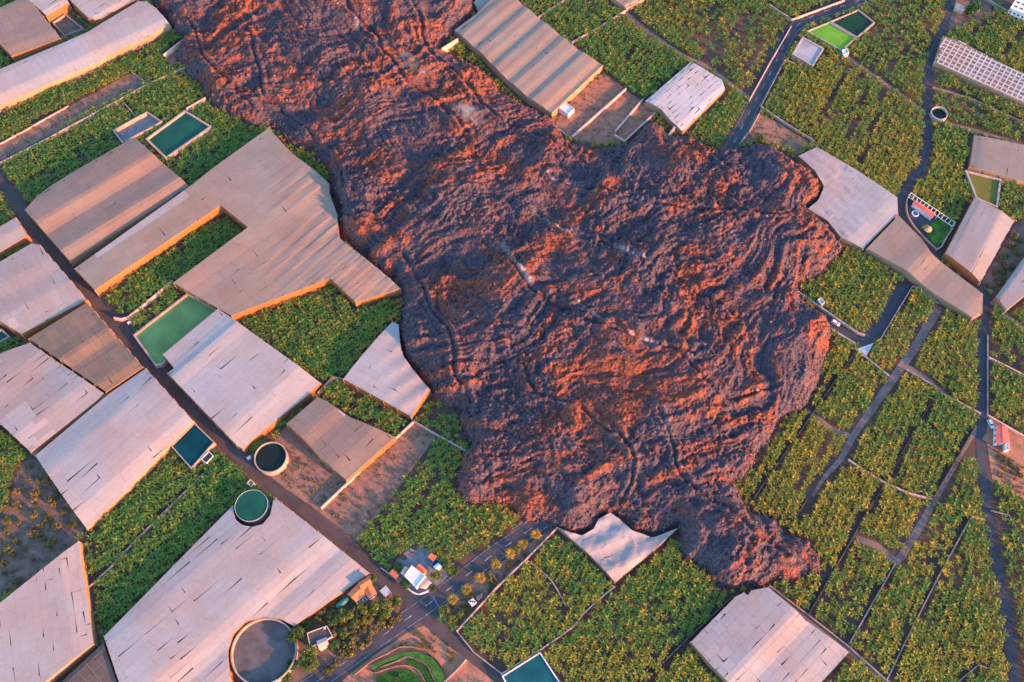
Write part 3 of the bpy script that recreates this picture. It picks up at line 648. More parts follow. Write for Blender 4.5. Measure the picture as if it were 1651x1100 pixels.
reservoir('teal rectangular reservoir with pale walls near the top left', [(234, 224), (298, 177), (342, 204), (267, 256)], 2.5, 1.0, 'w_teal', depth=1.0)
reservoir('drained grey basin beside the teal reservoir', [(181, 210), (237, 179), (262, 196), (197, 231)], 2.5, .7, None, depth=2.3, floor_mat='gravel', cat='basin')
reservoir('long green reservoir by the lane, under the edge of a pale greenhouse', [(214, 540), (302, 472), (352, 500), (262, 588), (250, 590)], 2.5, .9, 'w_green', depth=.8)
reservoir('small dark blue reservoir beside the lane on the left', [(275, 719), (313, 681), (346, 713), (308, 756)], 3.0, .5, 'w_blue', depth=.5)
reservoir('blue pool shaped reservoir at the bottom edge', [(809, 1090), (871, 1051), (903, 1100), (885, 1130), (830, 1130)], 2.2, .5, 'w_pool', wm='white', depth=.5)
reservoir('bright green algae reservoir at the upper right', [(1300, 50), (1337, 35), (1381, 61), (1357, 82)], 2.2, .6, 'w_bright', depth=.6)
reservoir('dark green reservoir joined to the bright green one', [(1338, 34.6), (1384, 15), (1411, 36), (1382, 60.6)], 2.2, .6, 'w_dark', depth=.7)
reservoir('square white tank of milky water beside the upper road', [(1277, 87), (1294, 59), (1329, 78), (1311, 107)], 2.5, .8, 'w_grey', wm='concrete', depth=.5)
reservoir('olive reservoir with grey rim on the right', [(1556, 274), (1615, 289), (1609, 335), (1574, 320)], 2.4, .8, 'w_olive', wm='concrete', depth=.8)
reservoir('sliver of a teal reservoir at the left edge', [(-40, 552), (2, 530), (16, 542), (-30, 570)], 2.4, .7, 'w_teal', depth=.7)
reservoir('dark empty basin inside the top left courtyard', [(84, 36), (105, 22), (135, 46), (103, 58)], 1.5, .6, None, depth=1.3, floor_mat='scrub', cat='basin')
round_tank('round tank brim full of dark teal water set into a greenhouse corner', 405, 815, 26.5, 5.8, .14, 'w_teal', 'metal', .25)
round_tank('round pale walled tank of black water on the bare plot', 436, 737, 26.5, 4.0, .45, 'w_black', 'pale_wall', .9)
round_tank('big round empty tank with grey floor at the bottom left', 425, 1050, 53, 3.6, .55, None, 'pale_wall', 2.2, floor_mat='tank_floor')
round_tank('small round white tank beside the upper right lane', 1515, 182, 13.5, 2.8, .4, 'w_black', 'concrete', 1.4)

# ------------------------------------------------------------------ walls between fields
def wall(label, px, h=1.6, th=.45, mat='pale_wall', cl=.9, cr=.9, z=0, sm=False):
    pts = [Vector((q.x, q.y)) for q in PP(px, h)]
    out = []
    for a, b in zip(pts[:-1], pts[1:]):
        nseg = max(1, int((b - a).length / 4))
        out += [a.lerp(b, i / nseg) for i in range(nseg)]
    out.append(pts[-1])
    if sm: out = smooth_line([tuple(p) for p in pts], 2)
    o = wall_mesh('field_wall', out, th, 0, h, M[mat], base=(out[0].x, out[0].y, 0), jitter=.08)
    tag(o, label, 'wall', 'walls between the plots'); LINES.append(([tuple(p) for p in out], cl, cr)); return o
wall('long pale wall under the bare strip at the top left, ending at lava', [(-20, 272), (70, 226), (150, 183), (238, 135), (298, 108)], 2.0, .6)
wall('short pale wall across the right end of the bare strip', [(212, 116), (238, 134)], 1.4)
wall('low pale wall along upper side of the bare strip', [(-20, 242), (37, 211), (110, 170)], 1.0)
wall('short wall left of the drained basin, between green plots', [(199, 165), (219, 187)], 1.5)
wall('short dark wall in the green plot below the drained basin', [(122, 243), (140, 260)], 1.2, mat='stone')
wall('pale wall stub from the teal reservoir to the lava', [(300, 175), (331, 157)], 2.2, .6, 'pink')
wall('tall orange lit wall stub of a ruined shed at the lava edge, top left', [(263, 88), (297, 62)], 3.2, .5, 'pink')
wall('curved brown wall around the lower end of the enclosed dark field', [(183, 512), (195, 514), (206, 511), (230, 492), (278, 452)], 2.2, .7, 'pink')
wall('thin pale wall down the middle of the lower left banana plot', [(142, 947), (174, 918), (222, 867), (275, 815), (328, 764)], 1.6, .5)
wall('long thin orange wall rising from the side lane to the white crumpled sheet', [(736, 1018), (800, 948), (849, 901), (899, 850)], 1.8, .5, 'pink', .6, 1.2)
wall('curved pale wall splitting the fields under the crumpled sheet', [(849, 903), (870, 918), (888, 935), (902, 957), (913, 978)], 1.4, .5, sm=True)
wall('low brown wall from crumpled sheet down to the blue reservoir', [(992, 945), (966, 966), (939, 991), (925, 1010), (907, 1023), (872, 1047), (808, 1087)], 1.3, .5, 'pink', 1.6, .6)
wall('pale wall along the side lane, left of the blue reservoir', [(737, 1018), (764, 1052), (811, 1088)], 1.2, .4)
wall('thin dark wall left of the greenhouse at the bottom right', [(1030, 1108), (1060, 1078), (1101, 1037), (1184, 959)], 1.6, .5, 'stone', .8, 1.8)
wall('pale path wall right of the greenhouse at the bottom right', [(1241, 944), (1304, 992), (1367, 1041), (1432, 1099)], 1.2, .5)
wall('dark wall sloping down to the right of the lava tip', [(1409, 806), (1375, 868), (1340, 928), (1304, 992)], 1.5, .5, 'stone', .8, 1.8)
wall('pale thin wall from the path fork down to the greenhouse path', [(1444, 909), (1410, 968), (1370, 1038)], 1.3, .45, 'pale_wall', .8, 1.7)
wall('longest thin wall in the lower right fields, from lane to bottom edge', [(1567, 832), (1520, 918), (1494, 968), (1460, 1035), (1430, 1097)], 1.3, .45, 'pale_wall', .8, 1.7)
wall('short pink wall joining the longest thin wall to the right lane', [(1567, 832), (1589, 838)], 1.2, .5, 'pink')
wall('short bent wall at the bottom right corner beside the lane', [(1546, 1099), (1578, 1072), (1623, 1087)], 1.2, .45)
wall('short dark wall touching the lava tip on its right', [(1301, 806), (1285, 832), (1272, 856)], 1.4, .5, 'stone', .8, 1.6)
wall('thin pale wall in the field right of the lane, lower right', [(1598, 823), (1628, 831), (1651, 873), (1670, 900)], 1.0, .35)
wall('dark wall running along the bright lava front on the right', [(1378, 569), (1345, 617), (1312, 665), (1272, 722), (1230, 782), (1215, 805)], 1.5, .5, 'stone', .8, 1.7)
wall('pale wall below the dark U shaped track', [(1380, 562), (1434, 606)], 1.6, .8)
wall('pale wall beside the small path right of the field track', [(1462, 596), (1510, 624)], 1.3, .5)
wall('pale wall ending at the right lane junction', [(1528, 638), (1582, 667)], 1.4, .8)
wall('thin dark wall down the middle of the right hand fields', [(1505, 642), (1465, 712), (1429, 777)], 1.2, .4, 'stone', .8, 1.7)
wall('pale and pink wall across the foot of the right hand fields', [(1368, 741), (1400, 762), (1429, 779), (1465, 795), (1505, 805)], 1.5, .7, 'pink')
wall('long dark wall from the lane junction down to the pink wall end', [(1572, 690), (1540, 745), (1503, 808)], 1.8, .5, 'stone', .8, 1.8)
wall('short dark wall below the pink wall', [(1424, 784), (1403, 822)], 1.4, .4, 'stone', .8, 1.6)
wall('pink wall between two fields at the right edge', [(1595, 576), (1651, 604), (1680, 620)], 1.4, .6, 'pink')
wall('straight pale wall along the right side of the lane', [(1593, 540), (1593, 604), (1593, 667)], 1.0, .4, cl=.3, cr=.3)
wall('brown wall behind the red roofed hut', [(1593, 669), (1643, 698), (1690, 724)], 1.4, .6, 'pink')
wall('pale wall along the lava side of the dark U shaped track', [(1286, 469), (1322, 494), (1383, 536), (1395, 540)], 1.6, .8, 'concrete')
wall('pale wall along the right side of the dark U shaped track', [(1419, 548), (1450, 497), (1472, 461), (1485, 464), (1513, 489)], 1.2, .5)
wall('pale wall on outer side of the dark U shaped track at its foot', [(1340, 530), (1383, 556)], 1.6, .8, 'concrete')
wall('pale wall at lower edge of the big field by the upper road', [(1227, 171), (1270, 200), (1314, 227)], 1.6, .6)
wall('wall between the upper road and the big field with bright stripes', [(1227, 171), (1247, 132), (1266, 96), (1283, 103)], 1.3, .5)
wall('pink wall along the top edge of the upper road bend', [(1240, 6), (1277, 31), (1323, 14), (1362, 0)], 1.4, .5, 'pink')
wall('dark retaining wall along the left side of the upper road', [(1276, 42), (1240, 104), (1208, 162)], 1.2, .5, 'pink', .4, .4)
wall('pale wall from the right lane to the right edge, below lattice greenhouse', [(1504, 140), (1562, 157), (1651, 197), (1690, 212)], 1.2, .4)
wall('pink wall between green plots right of the cream greenhouse', [(868, 27), (915, -4)], 1.4, .6, 'pink')
wall('long pink wall from the cream greenhouse to the top path', [(922, 68), (965, 44), (1008, 17)], 1.6, .7, 'pink')
wall('pale wall around the corner above the torn greenhouse by the lava', [(512, 634), (537, 607), (553, 611)], 1.8, .7)
wall('pale wall running into the lava from the bare plot corner', [(667, 679), (710, 704), (754, 728)], 2.0, .7)
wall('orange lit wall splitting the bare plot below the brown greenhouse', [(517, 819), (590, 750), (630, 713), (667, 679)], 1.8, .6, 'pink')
wall('short dark wall in the plot between two torn greenhouses, left one', [(563, 662), (578, 639)], 1.2, .4, 'stone')
wall('short dark wall in the plot between two torn greenhouses, right one', [(600, 680), (619, 655)], 1.2, .4, 'stone')
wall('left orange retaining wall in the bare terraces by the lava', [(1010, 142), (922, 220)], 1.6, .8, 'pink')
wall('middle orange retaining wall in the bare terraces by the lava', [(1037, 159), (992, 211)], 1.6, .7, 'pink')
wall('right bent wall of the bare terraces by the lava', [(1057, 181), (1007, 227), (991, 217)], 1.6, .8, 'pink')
wall('pale outer wall of the bare terraces along the lava', [(893, 202), (922, 224)], 1.2, .6)
wall('pale channel wall sticking out of the lava under the torn white greenhouse', [(1088, 204), (1066, 236)], 4.5, .8)
wall('orange wall stub in the lava left of the cream greenhouse', [(712, 78), (738, 62)], 5.5, .6, 'pink')
wall('thin pale wall right of the paved verge at the top lava lobe', [(1228, 176), (1210, 210), (1192, 232)], 1.2, .5)
wall('pale wall along the top right house row', [(1585, -6), (1622, 16), (1651, 34), (1690, 58)], 1.8, .9)
wall('curved white wall around the old house corner at the junction', [(655, 946), (664, 954), (676, 958), (690, 953)], 1.2, .5, 'white', sm=True)
wall('pale wall along the lane behind the old house', [(614, 915), (636, 932), (645, 940)], 1.2, .4)
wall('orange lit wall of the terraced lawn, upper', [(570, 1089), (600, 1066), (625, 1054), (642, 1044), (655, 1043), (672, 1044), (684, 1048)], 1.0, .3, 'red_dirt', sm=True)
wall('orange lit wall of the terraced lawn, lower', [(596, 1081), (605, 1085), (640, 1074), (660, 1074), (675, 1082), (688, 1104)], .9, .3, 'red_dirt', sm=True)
wall('low stone edging along the middle of the terraced lawn', [(612, 1076), (640, 1066), (656, 1059), (672, 1063), (690, 1075), (700, 1098)], 1.15, .3, 'dirt', sm=True)
wall('low stone edging along the outer side of the terraced lawn', [(686, 1050), (704, 1064), (718, 1084)], 1.15, .3, 'stone', sm=True)
wall('pale wall right of the terraced lawn', [(714, 1102), (738, 1079), (752, 1063)], 1.2, .5)

# ------------------------------------------------------------------ houses and small structures
def quad(px, z): return [Vector((q.x, q.y)) for q in PP(px, z)]
def block(root, pts, z0, z1, wm, rm, roof='gable', pitch=1.0, over=.35):
    pts = [Vector(p) for p in ccw([tuple(p) for p in pts])]; base = root.location
    prism('wall', [tuple(p) for p in pts], z0, z1, M[wm], root)
    c = sum(pts, Vector((0, 0))) / 4; ov = [p + (p - c).normalized() * over for p in pts]
    if roof == 'flat':
        prism('roof', [tuple(c + (p - c) * .93) for p in pts], z1 - .1, z1 + .06, M[rm], root)
        for i in range(4):
            a, b = pts[i], pts[(i + 1) % 4]; d = (b - a).normalized() * .13; nn_ = Vector((-d.y, d.x))
            wall_mesh('parapet', [a + nn_ + d, b + nn_ - d], .25, z1 - .05, z1 + .55, M[wm], root)
        return
    if (ov[1] - ov[0]).length < (ov[2] - ov[1]).length: ov = ov[1:] + ov[:1]
    a, b, c_, d_ = ov; e, f = (a + d_) / 2, (b + c_) / 2; zt = z1 + pitch
    V = [(a.x, a.y, z1), (b.x, b.y, z1), (c_.x, c_.y, z1), (d_.x, d_.y, z1), (e.x, e.y, zt), (f.x, f.y, zt)]
    ro = mesh_obj('roof', V + [(x, y, z - .18) for x, y, z in V], [[0, 1, 5, 4], [2, 3, 4, 5], [6, 10, 11, 7], [8, 11, 10, 9], [0, 4, 10, 6], [4, 3, 9, 10], [1, 7, 11, 5], [5, 11, 8, 2], [0, 6, 7, 1], [2, 8, 9, 3]], M[rm], root)
    # ridge and tile courses
    rd = wall_mesh('ridge', [e, f], .3, zt - .05, zt + .08, M[rm], ro)
def windows(root, a, b, z, count, mat='glass', w_=1.0, h_=1.1):
    a, b = Vector(a), Vector(b); t = (b - a).normalized(); nrm = Vector((t.y, -t.x))
    for i in range(count):
        c = a.lerp(b, (i + .5) / count) + nrm * .03
        V = [tuple(c + t * s_ * w_ / 2) + (z + q,) for s_, q in ((-1, 0), (1, 0), (1, h_), (-1, h_))]
        o = mesh_obj('window', V, [[0, 1, 2, 3]], M[mat], root)
        V2 = []; F2 = []
        wall_mesh('sill', [c - t * (w_ / 2 + .1), c + t * (w_ / 2 + .1)], .16, z - .12, z, M['white'], o)
def house(name, label, px0, z, cat='house'):
    c = P(*px0, 0); return empty(name, (c.x, c.y, 0), label, cat)
h = house('tiled_house', 'white house with orange tiled roofs beside the plantation lane junction', (582, 958), 0)
qa = quad([(561, 958), (578, 942), (591, 955), (574, 969)], 3.8); block(h, qa, 0, 3.8, 'white', 'tile', pitch=.9)
qb = quad([(578, 940), (594, 930), (599, 941), (585, 951)], 4.8); block(h, qb, 0, 4.8, 'white', 'tile', pitch=.8)
qc = quad([(587, 951), (599, 942), (606, 956), (594, 964)], 4.2); block(h, qc, 0, 4.2, 'white', 'tile', pitch=.8)
q = quad([(572, 968), (586, 957), (591, 966), (578, 977)], 2.6); prism('porch', [tuple(p) for p in q], 0, .4, M['concrete'], h)
for p in q: prism('porch_post', box_pts(p, (1, 0), .12, .12), .4, 2.6, M['white'], h)
for k in range(4): wall_mesh('porch_beam', [q[0].lerp(q[1], k / 3), q[3].lerp(q[2], k / 3)], .15, 2.6, 2.75, M['white'], h)
windows(h, qa[3], qa[2], 1.2, 3); windows(h, qc[3], qc[2], 1.2, 2); windows(h, qc[2], qc[1], 1.2, 1)
OBST.append(([tuple(p) for p in quad([(555, 955), (594, 925), (612, 958), (578, 982)], 0)], .5))
h = house('flat_roofed_house', 'pink house with dark flat roof near the big round tank', (515, 1030), 0)
qa = quad([(495, 1021), (527, 1009), (537, 1027), (500, 1045)], 4.0); block(h, qa, 0, 4.0, 'pink', 'black_roof', 'flat')
qb = quad([(508, 1030), (525, 1025), (528, 1035), (513, 1046)], 3.0); qb = [p + (p - sum(qb, Vector((0, 0))) / 4) * .0 for p in qb]
block(h, quad([(511, 1034), (526, 1028), (529, 1038), (515, 1047)], 4.5), 0, 4.5, 'pink', 'pink', 'gable', .4, .2)
windows(h, qa[3], qa[2], 1.4, 3); prism('chimney', box_pts(qa[1] + (qa[3] - qa[1]) * .12, (1, 0), .35, .35), 4.0, 5.0, M['pink'], h)
h = house('old_house', 'old house with patchy white flat roof in the road junction corner', (668, 935), 0)
qa = quad([(652, 929), (664, 912), (686, 929), (671, 948)], 4.2); block(h, qa, 0, 4.2, 'white', 'white', 'flat')
block(h, quad([(671, 914), (677, 910), (688, 920), (682, 926)], 3.0), 0, 3.0, 'pink', 'tile', 'gable', .5, .2)
block(h, quad([(646, 924), (653, 913), (660, 918), (652, 929)], 3.0), 0, 3.0, 'pink', 'pink', 'gable', .3, .1)
block(h, quad([(676, 946), (687, 932), (696, 940), (684, 948)], 2.6), 0, 2.6, 'white', 'concrete', 'gable', .3, .1)
windows(h, qa[3], qa[2], 1.4, 2); windows(h, qa[0], qa[3], 1.4, 3)
h = house('lane_shed', 'small shed with orange roof behind the old house, beside the lane', (636, 929), 0, 'shed')
block(h, quad([(629, 924), (635, 918), (643, 927), (637, 932)], 2.5), 0, 2.5, 'pink', 'tile', 'gable', .4)
h = house('yard_shed', 'tiny orange roofed shed beside a blue water tank in the gravel yard', (697, 900), 0, 'shed')
block(h, quad([(691, 898), (696, 893), (703, 898), (698, 904)], 2.3), 0, 2.3, 'pink', 'tile', 'gable', .4)
h = house('yard_cabin', 'small white cabin next to a blue water tank in the gravel yard', (706, 915), 0, 'cabin')
block(h, quad([(700, 914), (706, 909), (711, 914), (705, 920)], 2.3), 0, 2.3, 'white', 'white', 'gable', .3)
h = house('red_roofed_hut', 'white hut with red roof beside the right hand lane', (1616, 706), 0)
qa = quad([(1607, 687), (1624, 690), (1627, 713), (1606, 715)], 3.2); block(h, qa, 0, 3.2, 'white', 'redroof', pitch=.35); windows(h, qa[3], qa[2], 1.4, 2); windows(h, qa[0], qa[3], 1.4, 3)
block(h, quad([(1620, 716), (1626, 715), (1627, 726), (1621, 726)], 2.5), 0, 2.5, 'white', 'white', 'flat')
h = house('pump_hut', 'small white flat roofed hut below the corner of the cream greenhouse', (914, 180), 0, 'hut')
block(h, quad([(901, 175), (912, 166), (926, 176), (916, 185)], 3.0), 0, 3.0, 'white', 'white', 'flat')
h = house('pump_hut', 'tiny white hut at the lava edge beside the U shaped track field', (1323, 489), 0, 'hut')
block(h, quad([(1318, 484), (1323, 480), (1330, 488), (1325, 493)], 2.6), 0, 2.6, 'white', 'metal', 'flat')
h = house('pump_hut', 'small white hut between the bright green reservoir and the field path', (1362, 85), 0, 'hut')
block(h, quad([(1357, 82), (1366, 79), (1369, 86), (1360, 90)], 2.4), 0, 2.4, 'white', 'white', 'flat')
h = house('pump_hut', 'small pump house beside the dark blue reservoir on the left', (338, 738), 0, 'hut')
block(h, quad([(324, 741), (337, 728), (345, 736), (333, 748)], 2.4), 0, 2.4, 'white', 'black_roof', 'flat')
h = house('pump_hut', 'small grey roofed box by the lane above the round teal tank', (404, 780), 0, 'hut')
block(h, quad([(398, 780), (404, 773), (411, 779), (405, 786)], 2.2), 0, 2.2, 'pink', 'metal', 'flat')
h = house('white_building', 'white building with many dark windows at the top right corner', (1640, 14), 0, 'building')
qa = quad([(1628, 14), (1640, -4), (1690, 14), (1680, 36)], 5.5); block(h, qa, 0, 5.5, 'white', 'white', 'flat'); windows(h, qa[0], qa[3], .8, 8); windows(h, qa[0], qa[3], 3.2, 8)
for i in range(5):
    for j in range(2):
        e = qa[0].lerp(qa[3], .12 + i * .18).lerp(qa[1].lerp(qa[2], .12 + i * .18), .3 + .35 * j)
        prism('roof_light', box_pts(e, (qa[3] - qa[0]), .8, .5), 5.5, 5.75, M['glass'], h)
h = house('pink_shed', 'small pink roofed shed beside the lane at the top right', (1548, 14), 0, 'shed')
block(h, quad([(1540, 12), (1543, 5), (1556, 11), (1553, 18)], 2.8), 0, 2.8, 'pink', 'pink', 'gable', .4)
OBST.append(([tuple(p) for p in quad([(1590, -8), (1690, -30), (1700, 60), (1630, 28)], 0)], 0.2))
# garden shelter and teal cistern by the tiled house
h = house('carport', 'grey sheet roofed carport right of the orange tiled house', (621, 953), 0, 'carport')
q = quad([(612, 953), (622, 944), (631, 955), (621, 963)], 2.4)
prism('roof', [tuple(p) for p in q], 2.35, 2.45, M['metal'], h)
for p in q: prism('post', box_pts(p + (sum(q, Vector((0, 0))) / 4 - p) * .08, (1, 0), .08, .08), 0, 2.35, M['metal'], h)
c = P(552, 972, 1.3); h = empty('water_cistern', (c.x, c.y, 0), 'teal horizontal cylinder cistern behind the orange tiled house', 'cistern')
d3 = (P(561, 965, 1.3) - P(543, 979, 1.3)).normalized(); L_ = 5.0; V = []; F = []; Nn = 20
side = Vector((-d3.y, d3.x, 0))
prof_c = [(-L_ / 2 - .5, .0), (-L_ / 2 - .4, .6), (-L_ / 2, 1.2), (L_ / 2, 1.2), (L_ / 2 + .4, .6), (L_ / 2 + .5, 0.0)]
for t, r_ in prof_c:
    for i in range(Nn):
        a = 2 * math.pi * i / Nn; p = c + d3 * t + side * math.cos(a) * r_ + Vector((0, 0, 1)) * math.sin(a) * r_; V.append(p)
for k in range(len(prof_c) - 1):
    for i in range(Nn): F.append([k * Nn + i, k * Nn + (i + 1) % Nn, (k + 1) * Nn + (i + 1) % Nn, (k + 1) * Nn + i])
mesh_obj('drum', V, F, M['teal'], h, smooth=True)
for t in (-1.6, 1.6): e = c + d3 * t; prism('cradle', box_pts(e, side[:2], 1.0, .2), 0, .6, M['concrete'], h)
round_tank('blue round water tank in the gravel yard of the old house', 703, 908, 6, 2.2, .15, 'w_blue', 'blue', .3)
# barrier beam across the road
a, b_ = P(695, 957, 4.5), P(706, 976, 4.5); c = (a + b_) / 2
h = empty('blue_barrier', (a.x, a.y, 0), 'thin blue gantry beam over the main road at the junction', 'gantry')
wall_mesh('beam', [Vector((a.x, a.y)), Vector((b_.x, b_.y))], .3, 4.3, 4.6, M['blue'], h)
for e in (a, b_): prism('post', box_pts(e, (1, 0), .12, .12), 0, 4.3, M['blue'], h)
for px, lb in (((790, 933), 'left'), ((796, 928), 'right')):
    a, b_ = P(px[0], px[1], .8), P(px[0] + 5, px[1] + 8, .8)
    h = empty('red_beam', (a.x, a.y, 0), f'short red concrete beam on the roadside verge, {lb} one of two', 'beam', 'red beams on the verge')
    wall_mesh('beam', [Vector((a.x, a.y)), Vector((b_.x, b_.y))], .5, .45, .9, M['tile'], h)
    for e in (a, b_): prism('foot', box_pts(e, (1, 0), .3, .3), 0, .45, M['concrete'], h)
q = quad([(755, 970), (763, 965), (769, 972), (761, 979)], 1.2)
h = house('white_container', 'white box container with dark marks on the roadside verge', (762, 975), 0, 'container')
prism('body', [tuple(p) for p in q], 0, 1.9, M['white'], h)
for k in range(3): prism('roof_hatch', box_pts(q[0].lerp(q[2], .25 + .25 * k), (q[1] - q[0]), .35, .25), 1.9, 2.0, M['black_roof'], h)
q = quad([(765, 960), (773, 954), (779, 962), (771, 969)], 1)
h = house('dark_shed', 'low dark roofed shed beside the white container on verge', (772, 964), 0, 'shed'); block(h, q, 0, 2.0, 'stone', 'black_roof', 'gable', .4)

# court with pool, pergola and red shed inside the lane bend
plot('paved_court', [(1463, 322), (1480, 330), (1514, 350), (1490, 371), (1476, 362), (1466, 346)], 'asphalt', .05)
lawn = plot('lawn', [(1490, 371), (1514, 351), (1535, 364), (1520, 392), (1508, 396)], 'grass', .05)
wall('curved pale wall round the paved court inside the lane bend', [(1466, 313), (1462, 326), (1464, 346), (1475, 365), (1492, 384), (1510, 401)], 1.5, .5, sm=True)
wall('dark wall between the lawn and the square pale greenhouse', [(1510, 402), (1518, 398), (1528, 380), (1540, 362)], 1.6, .5, 'concrete')
h = house('red_roofed_shed', 'long narrow shed with red roof beside the paved court', (1490, 342), 0, 'shed')
block(h, quad([(1472, 328), (1478, 324), (1508, 344), (1503, 351)], 2.8), 0, 2.8, 'white', 'redroof', 'gable', .35)
h = house('pergola', 'white ladder shaped pergola behind the red roofed shed', (1500, 335), 0, 'pergola')
a0, a1, b0, b1 = [Vector((q.x, q.y)) for q in PP([(1465, 318), (1535, 365), (1469, 311), (1540, 359)], 2.6)]
wall_mesh('rail', [a0, a1], .3, 2.5, 2.7, M['white'], h); wall_mesh('rail', [b0, b1], .3, 2.5, 2.7, M['white'], h)
for k in range(13): wall_mesh('rung', [a0.lerp(a1, k / 12), b0.lerp(b1, k / 12)], .32, 2.71, 2.9, M['white'], h)
for k in (0, .33, .66, 1):
    for e in (a0.lerp(a1, k), b0.lerp(b1, k)): prism('post', box_pts(e, (1, 0), .12, .12), 0, 2.5, M['white'], h)
c = P(1476, 344, .7); h = empty('paddling_pool', (c.x, c.y, 0), 'small round blue paddling pool with white rim on the paved court', 'pool')
V = []; F = []; Nn = 28
for i in range(Nn):
    a = 2 * math.pi * i / Nn
    for rr, zz in ((1.75, 0), (1.8, .6), (1.7, .72), (1.3, .72), (1.25, .4)): V.append((c.x + rr * math.cos(a), c.y + rr * math.sin(a), zz))
for i in range(Nn):
    for k in range(4): F.append([5 * i + k, 5 * ((i + 1) % Nn) + k, 5 * ((i + 1) % Nn) + k + 1, 5 * i + k + 1])
mesh_obj('rim', V, F, M['white'], h, smooth=True)
sheet('water', [(c.x + 1.26 * math.cos(i * .25), c.y + 1.26 * math.sin(i * .25)) for i in range(25)], .5, M['blue'], h)
c = P(1497, 369, 2.4); h = empty('straw_parasol', (c.x, c.y, 0), 'straw parasol on the small lawn beside the paved court', 'parasol')
V = [(c.x, c.y, 3.1)]; F = []
for k, (rr, zz) in enumerate(((1.0, 2.7), (2.0, 2.1))):
    for i in range(18):
        a = 2 * math.pi * i / 18; q = rr * (1 + .06 * (-1) ** i); V.append((c.x + q * math.cos(a), c.y + q * math.sin(a), zz))
for i in range(18): j = (i + 1) % 18; F += [[0, 1 + i, 1 + j], [1 + i, 19 + i, 19 + j, 1 + j]]
mesh_obj('thatch', V, F, M['straw'], h); prism('pole', box_pts(c, (1, 0), .08, .08), 0, 2.9, M['bark'], h)
plot('concrete_apron', [(1381, 563), (1409, 553), (1397, 574)], 'white', .06)

# terraced lawn by the main road
def lawn_slab(px, z):
    q = PP(px, z); o = prism('lawn_terrace', [(p.x, p.y) for p in q], 0, z, M['grass']); o['kind'] = 'structure'; OBST.append(([(p.x, p.y) for p in q], .2)); return q
LAWN = [lawn_slab([(597, 1073), (625, 1062), (650, 1052), (675, 1051), (696, 1060), (712, 1080), (722, 1110), (704, 1110), (696, 1082), (676, 1064), (655, 1060), (630, 1066), (600, 1079)], 1.0),
        lawn_slab([(657, 1063), (674, 1067), (692, 1084), (701, 1110), (692, 1110), (684, 1090), (670, 1075), (656, 1071)], .8),
        lawn_slab([(607, 1090), (645, 1078), (662, 1080), (676, 1092), (684, 1112), (610, 1112)], .5)]

# vehicles
def car(label, px, head, cm):
    c = P(*px, .5); root = empty('parked_car', (c.x, c.y, 0.06), label, 'car', 'parked cars'); t = Vector(head).normalized(); sdv = Vector((-t.y, t.x))
    def at(x, y, z): p = Vector((c.x, c.y)) + t * x + sdv * y; return (p.x, p.y, z + .06)
    secs = [(-2.1, .45, .75, .8), (-2.0, .35, .95, .88), (-1.0, .3, 1.0, .9), (.6, .3, 1.0, .9), (1.7, .32, .85, .86), (2.1, .42, .65, .75)]
    V = []; F = []
    for x, z0, z1, w_ in secs: V += [at(x, -w_, z0), at(x, w_, z0), at(x, w_, z1), at(x, -w_, z1)]
    for i in range(len(secs) - 1):
        for k in range(4): F.append([4 * i + k, 4 * i + (k + 1) % 4, 4 * i + 4 + (k + 1) % 4, 4 * i + 4 + k])
    F += [[3, 2, 1, 0], [20, 21, 22, 23]]
    mesh_obj('body', V, F, M[cm], root)
    V = [at(-1.9, -.8, .95), at(-1.9, .8, .95), at(1.0, .8, .98), at(1.0, -.8, .98), at(-1.5, -.65, 1.45), at(-1.5, .65, 1.45), at(.3, .65, 1.45), at(.3, -.65, 1.45)]
    mesh_obj('windows', V, [[0, 1, 5, 4], [1, 2, 6, 5], [2, 3, 7, 6], [3, 0, 4, 7]], M['glass'], root)
    V = [at(-1.55, -.68, 1.45), at(-1.55, .68, 1.45), at(.35, .68, 1.45), at(.35, -.68, 1.45)]; V += [(x, y, z + .06) for x, y, z in V]
    mesh_obj('roof', V, [[4, 5, 6, 7], [0, 1, 5, 4], [1, 2, 6, 5], [2, 3, 7, 6], [3, 0, 4, 7]], M[cm], root)
    for wx_ in (-1.3, 1.3):
        for wy_ in (-.82, .82):
            V = []; N_ = 14
            for sgn in (-.1, .1):
                for i in range(N_): a = 2 * math.pi * i / N_; V.append(at(wx_ + .32 * math.cos(a), wy_ + sgn, .32 + .32 * math.sin(a) - .06))
            mesh_obj('wheel', V, [[i, (i + 1) % N_, N_ + (i + 1) % N_, N_ + i] for i in range(N_)] + [list(range(N_))[::-1], list(range(N_, 2 * N_))], M['rubber'], root)
    for wy_ in (-.55, .55): mesh_obj('headlight', [at(2.12, wy_ - .15, .5), at(2.12, wy_ + .15, .5), at(2.08, wy_ + .15, .65), at(2.08, wy_ - .15, .65)], [[0, 1, 2, 3]], M['white'], root)
car('white car parked on the U shaped track close to the lava', (1347, 521), (.8, -.6), 'carwhite')
car('white car parked by the junction near the red roofed hut', (1597, 684), (.3, -1), 'carwhite')
# lane side valves and pipes
for px, lb in (((209, 521), 'white valve box and pipes beside the lane above the green reservoir'), ((402, 739), 'white valve box and pipes beside the round black water tank')):
    c = P(*px); h = empty('valve_set', (c.x, c.y, 0), lb, 'valves')
    prism('box', box_pts(c, (.7, .6), .9, .6), 0, .9, M['white'], h)
    for k in (-1, 1): e = c + Vector((1.2, .9 * k, 0)); wall_mesh('pipe', [Vector((c.x, c.y)), Vector((e.x, e.y))], .25, .25, .5, M['metal'], h)

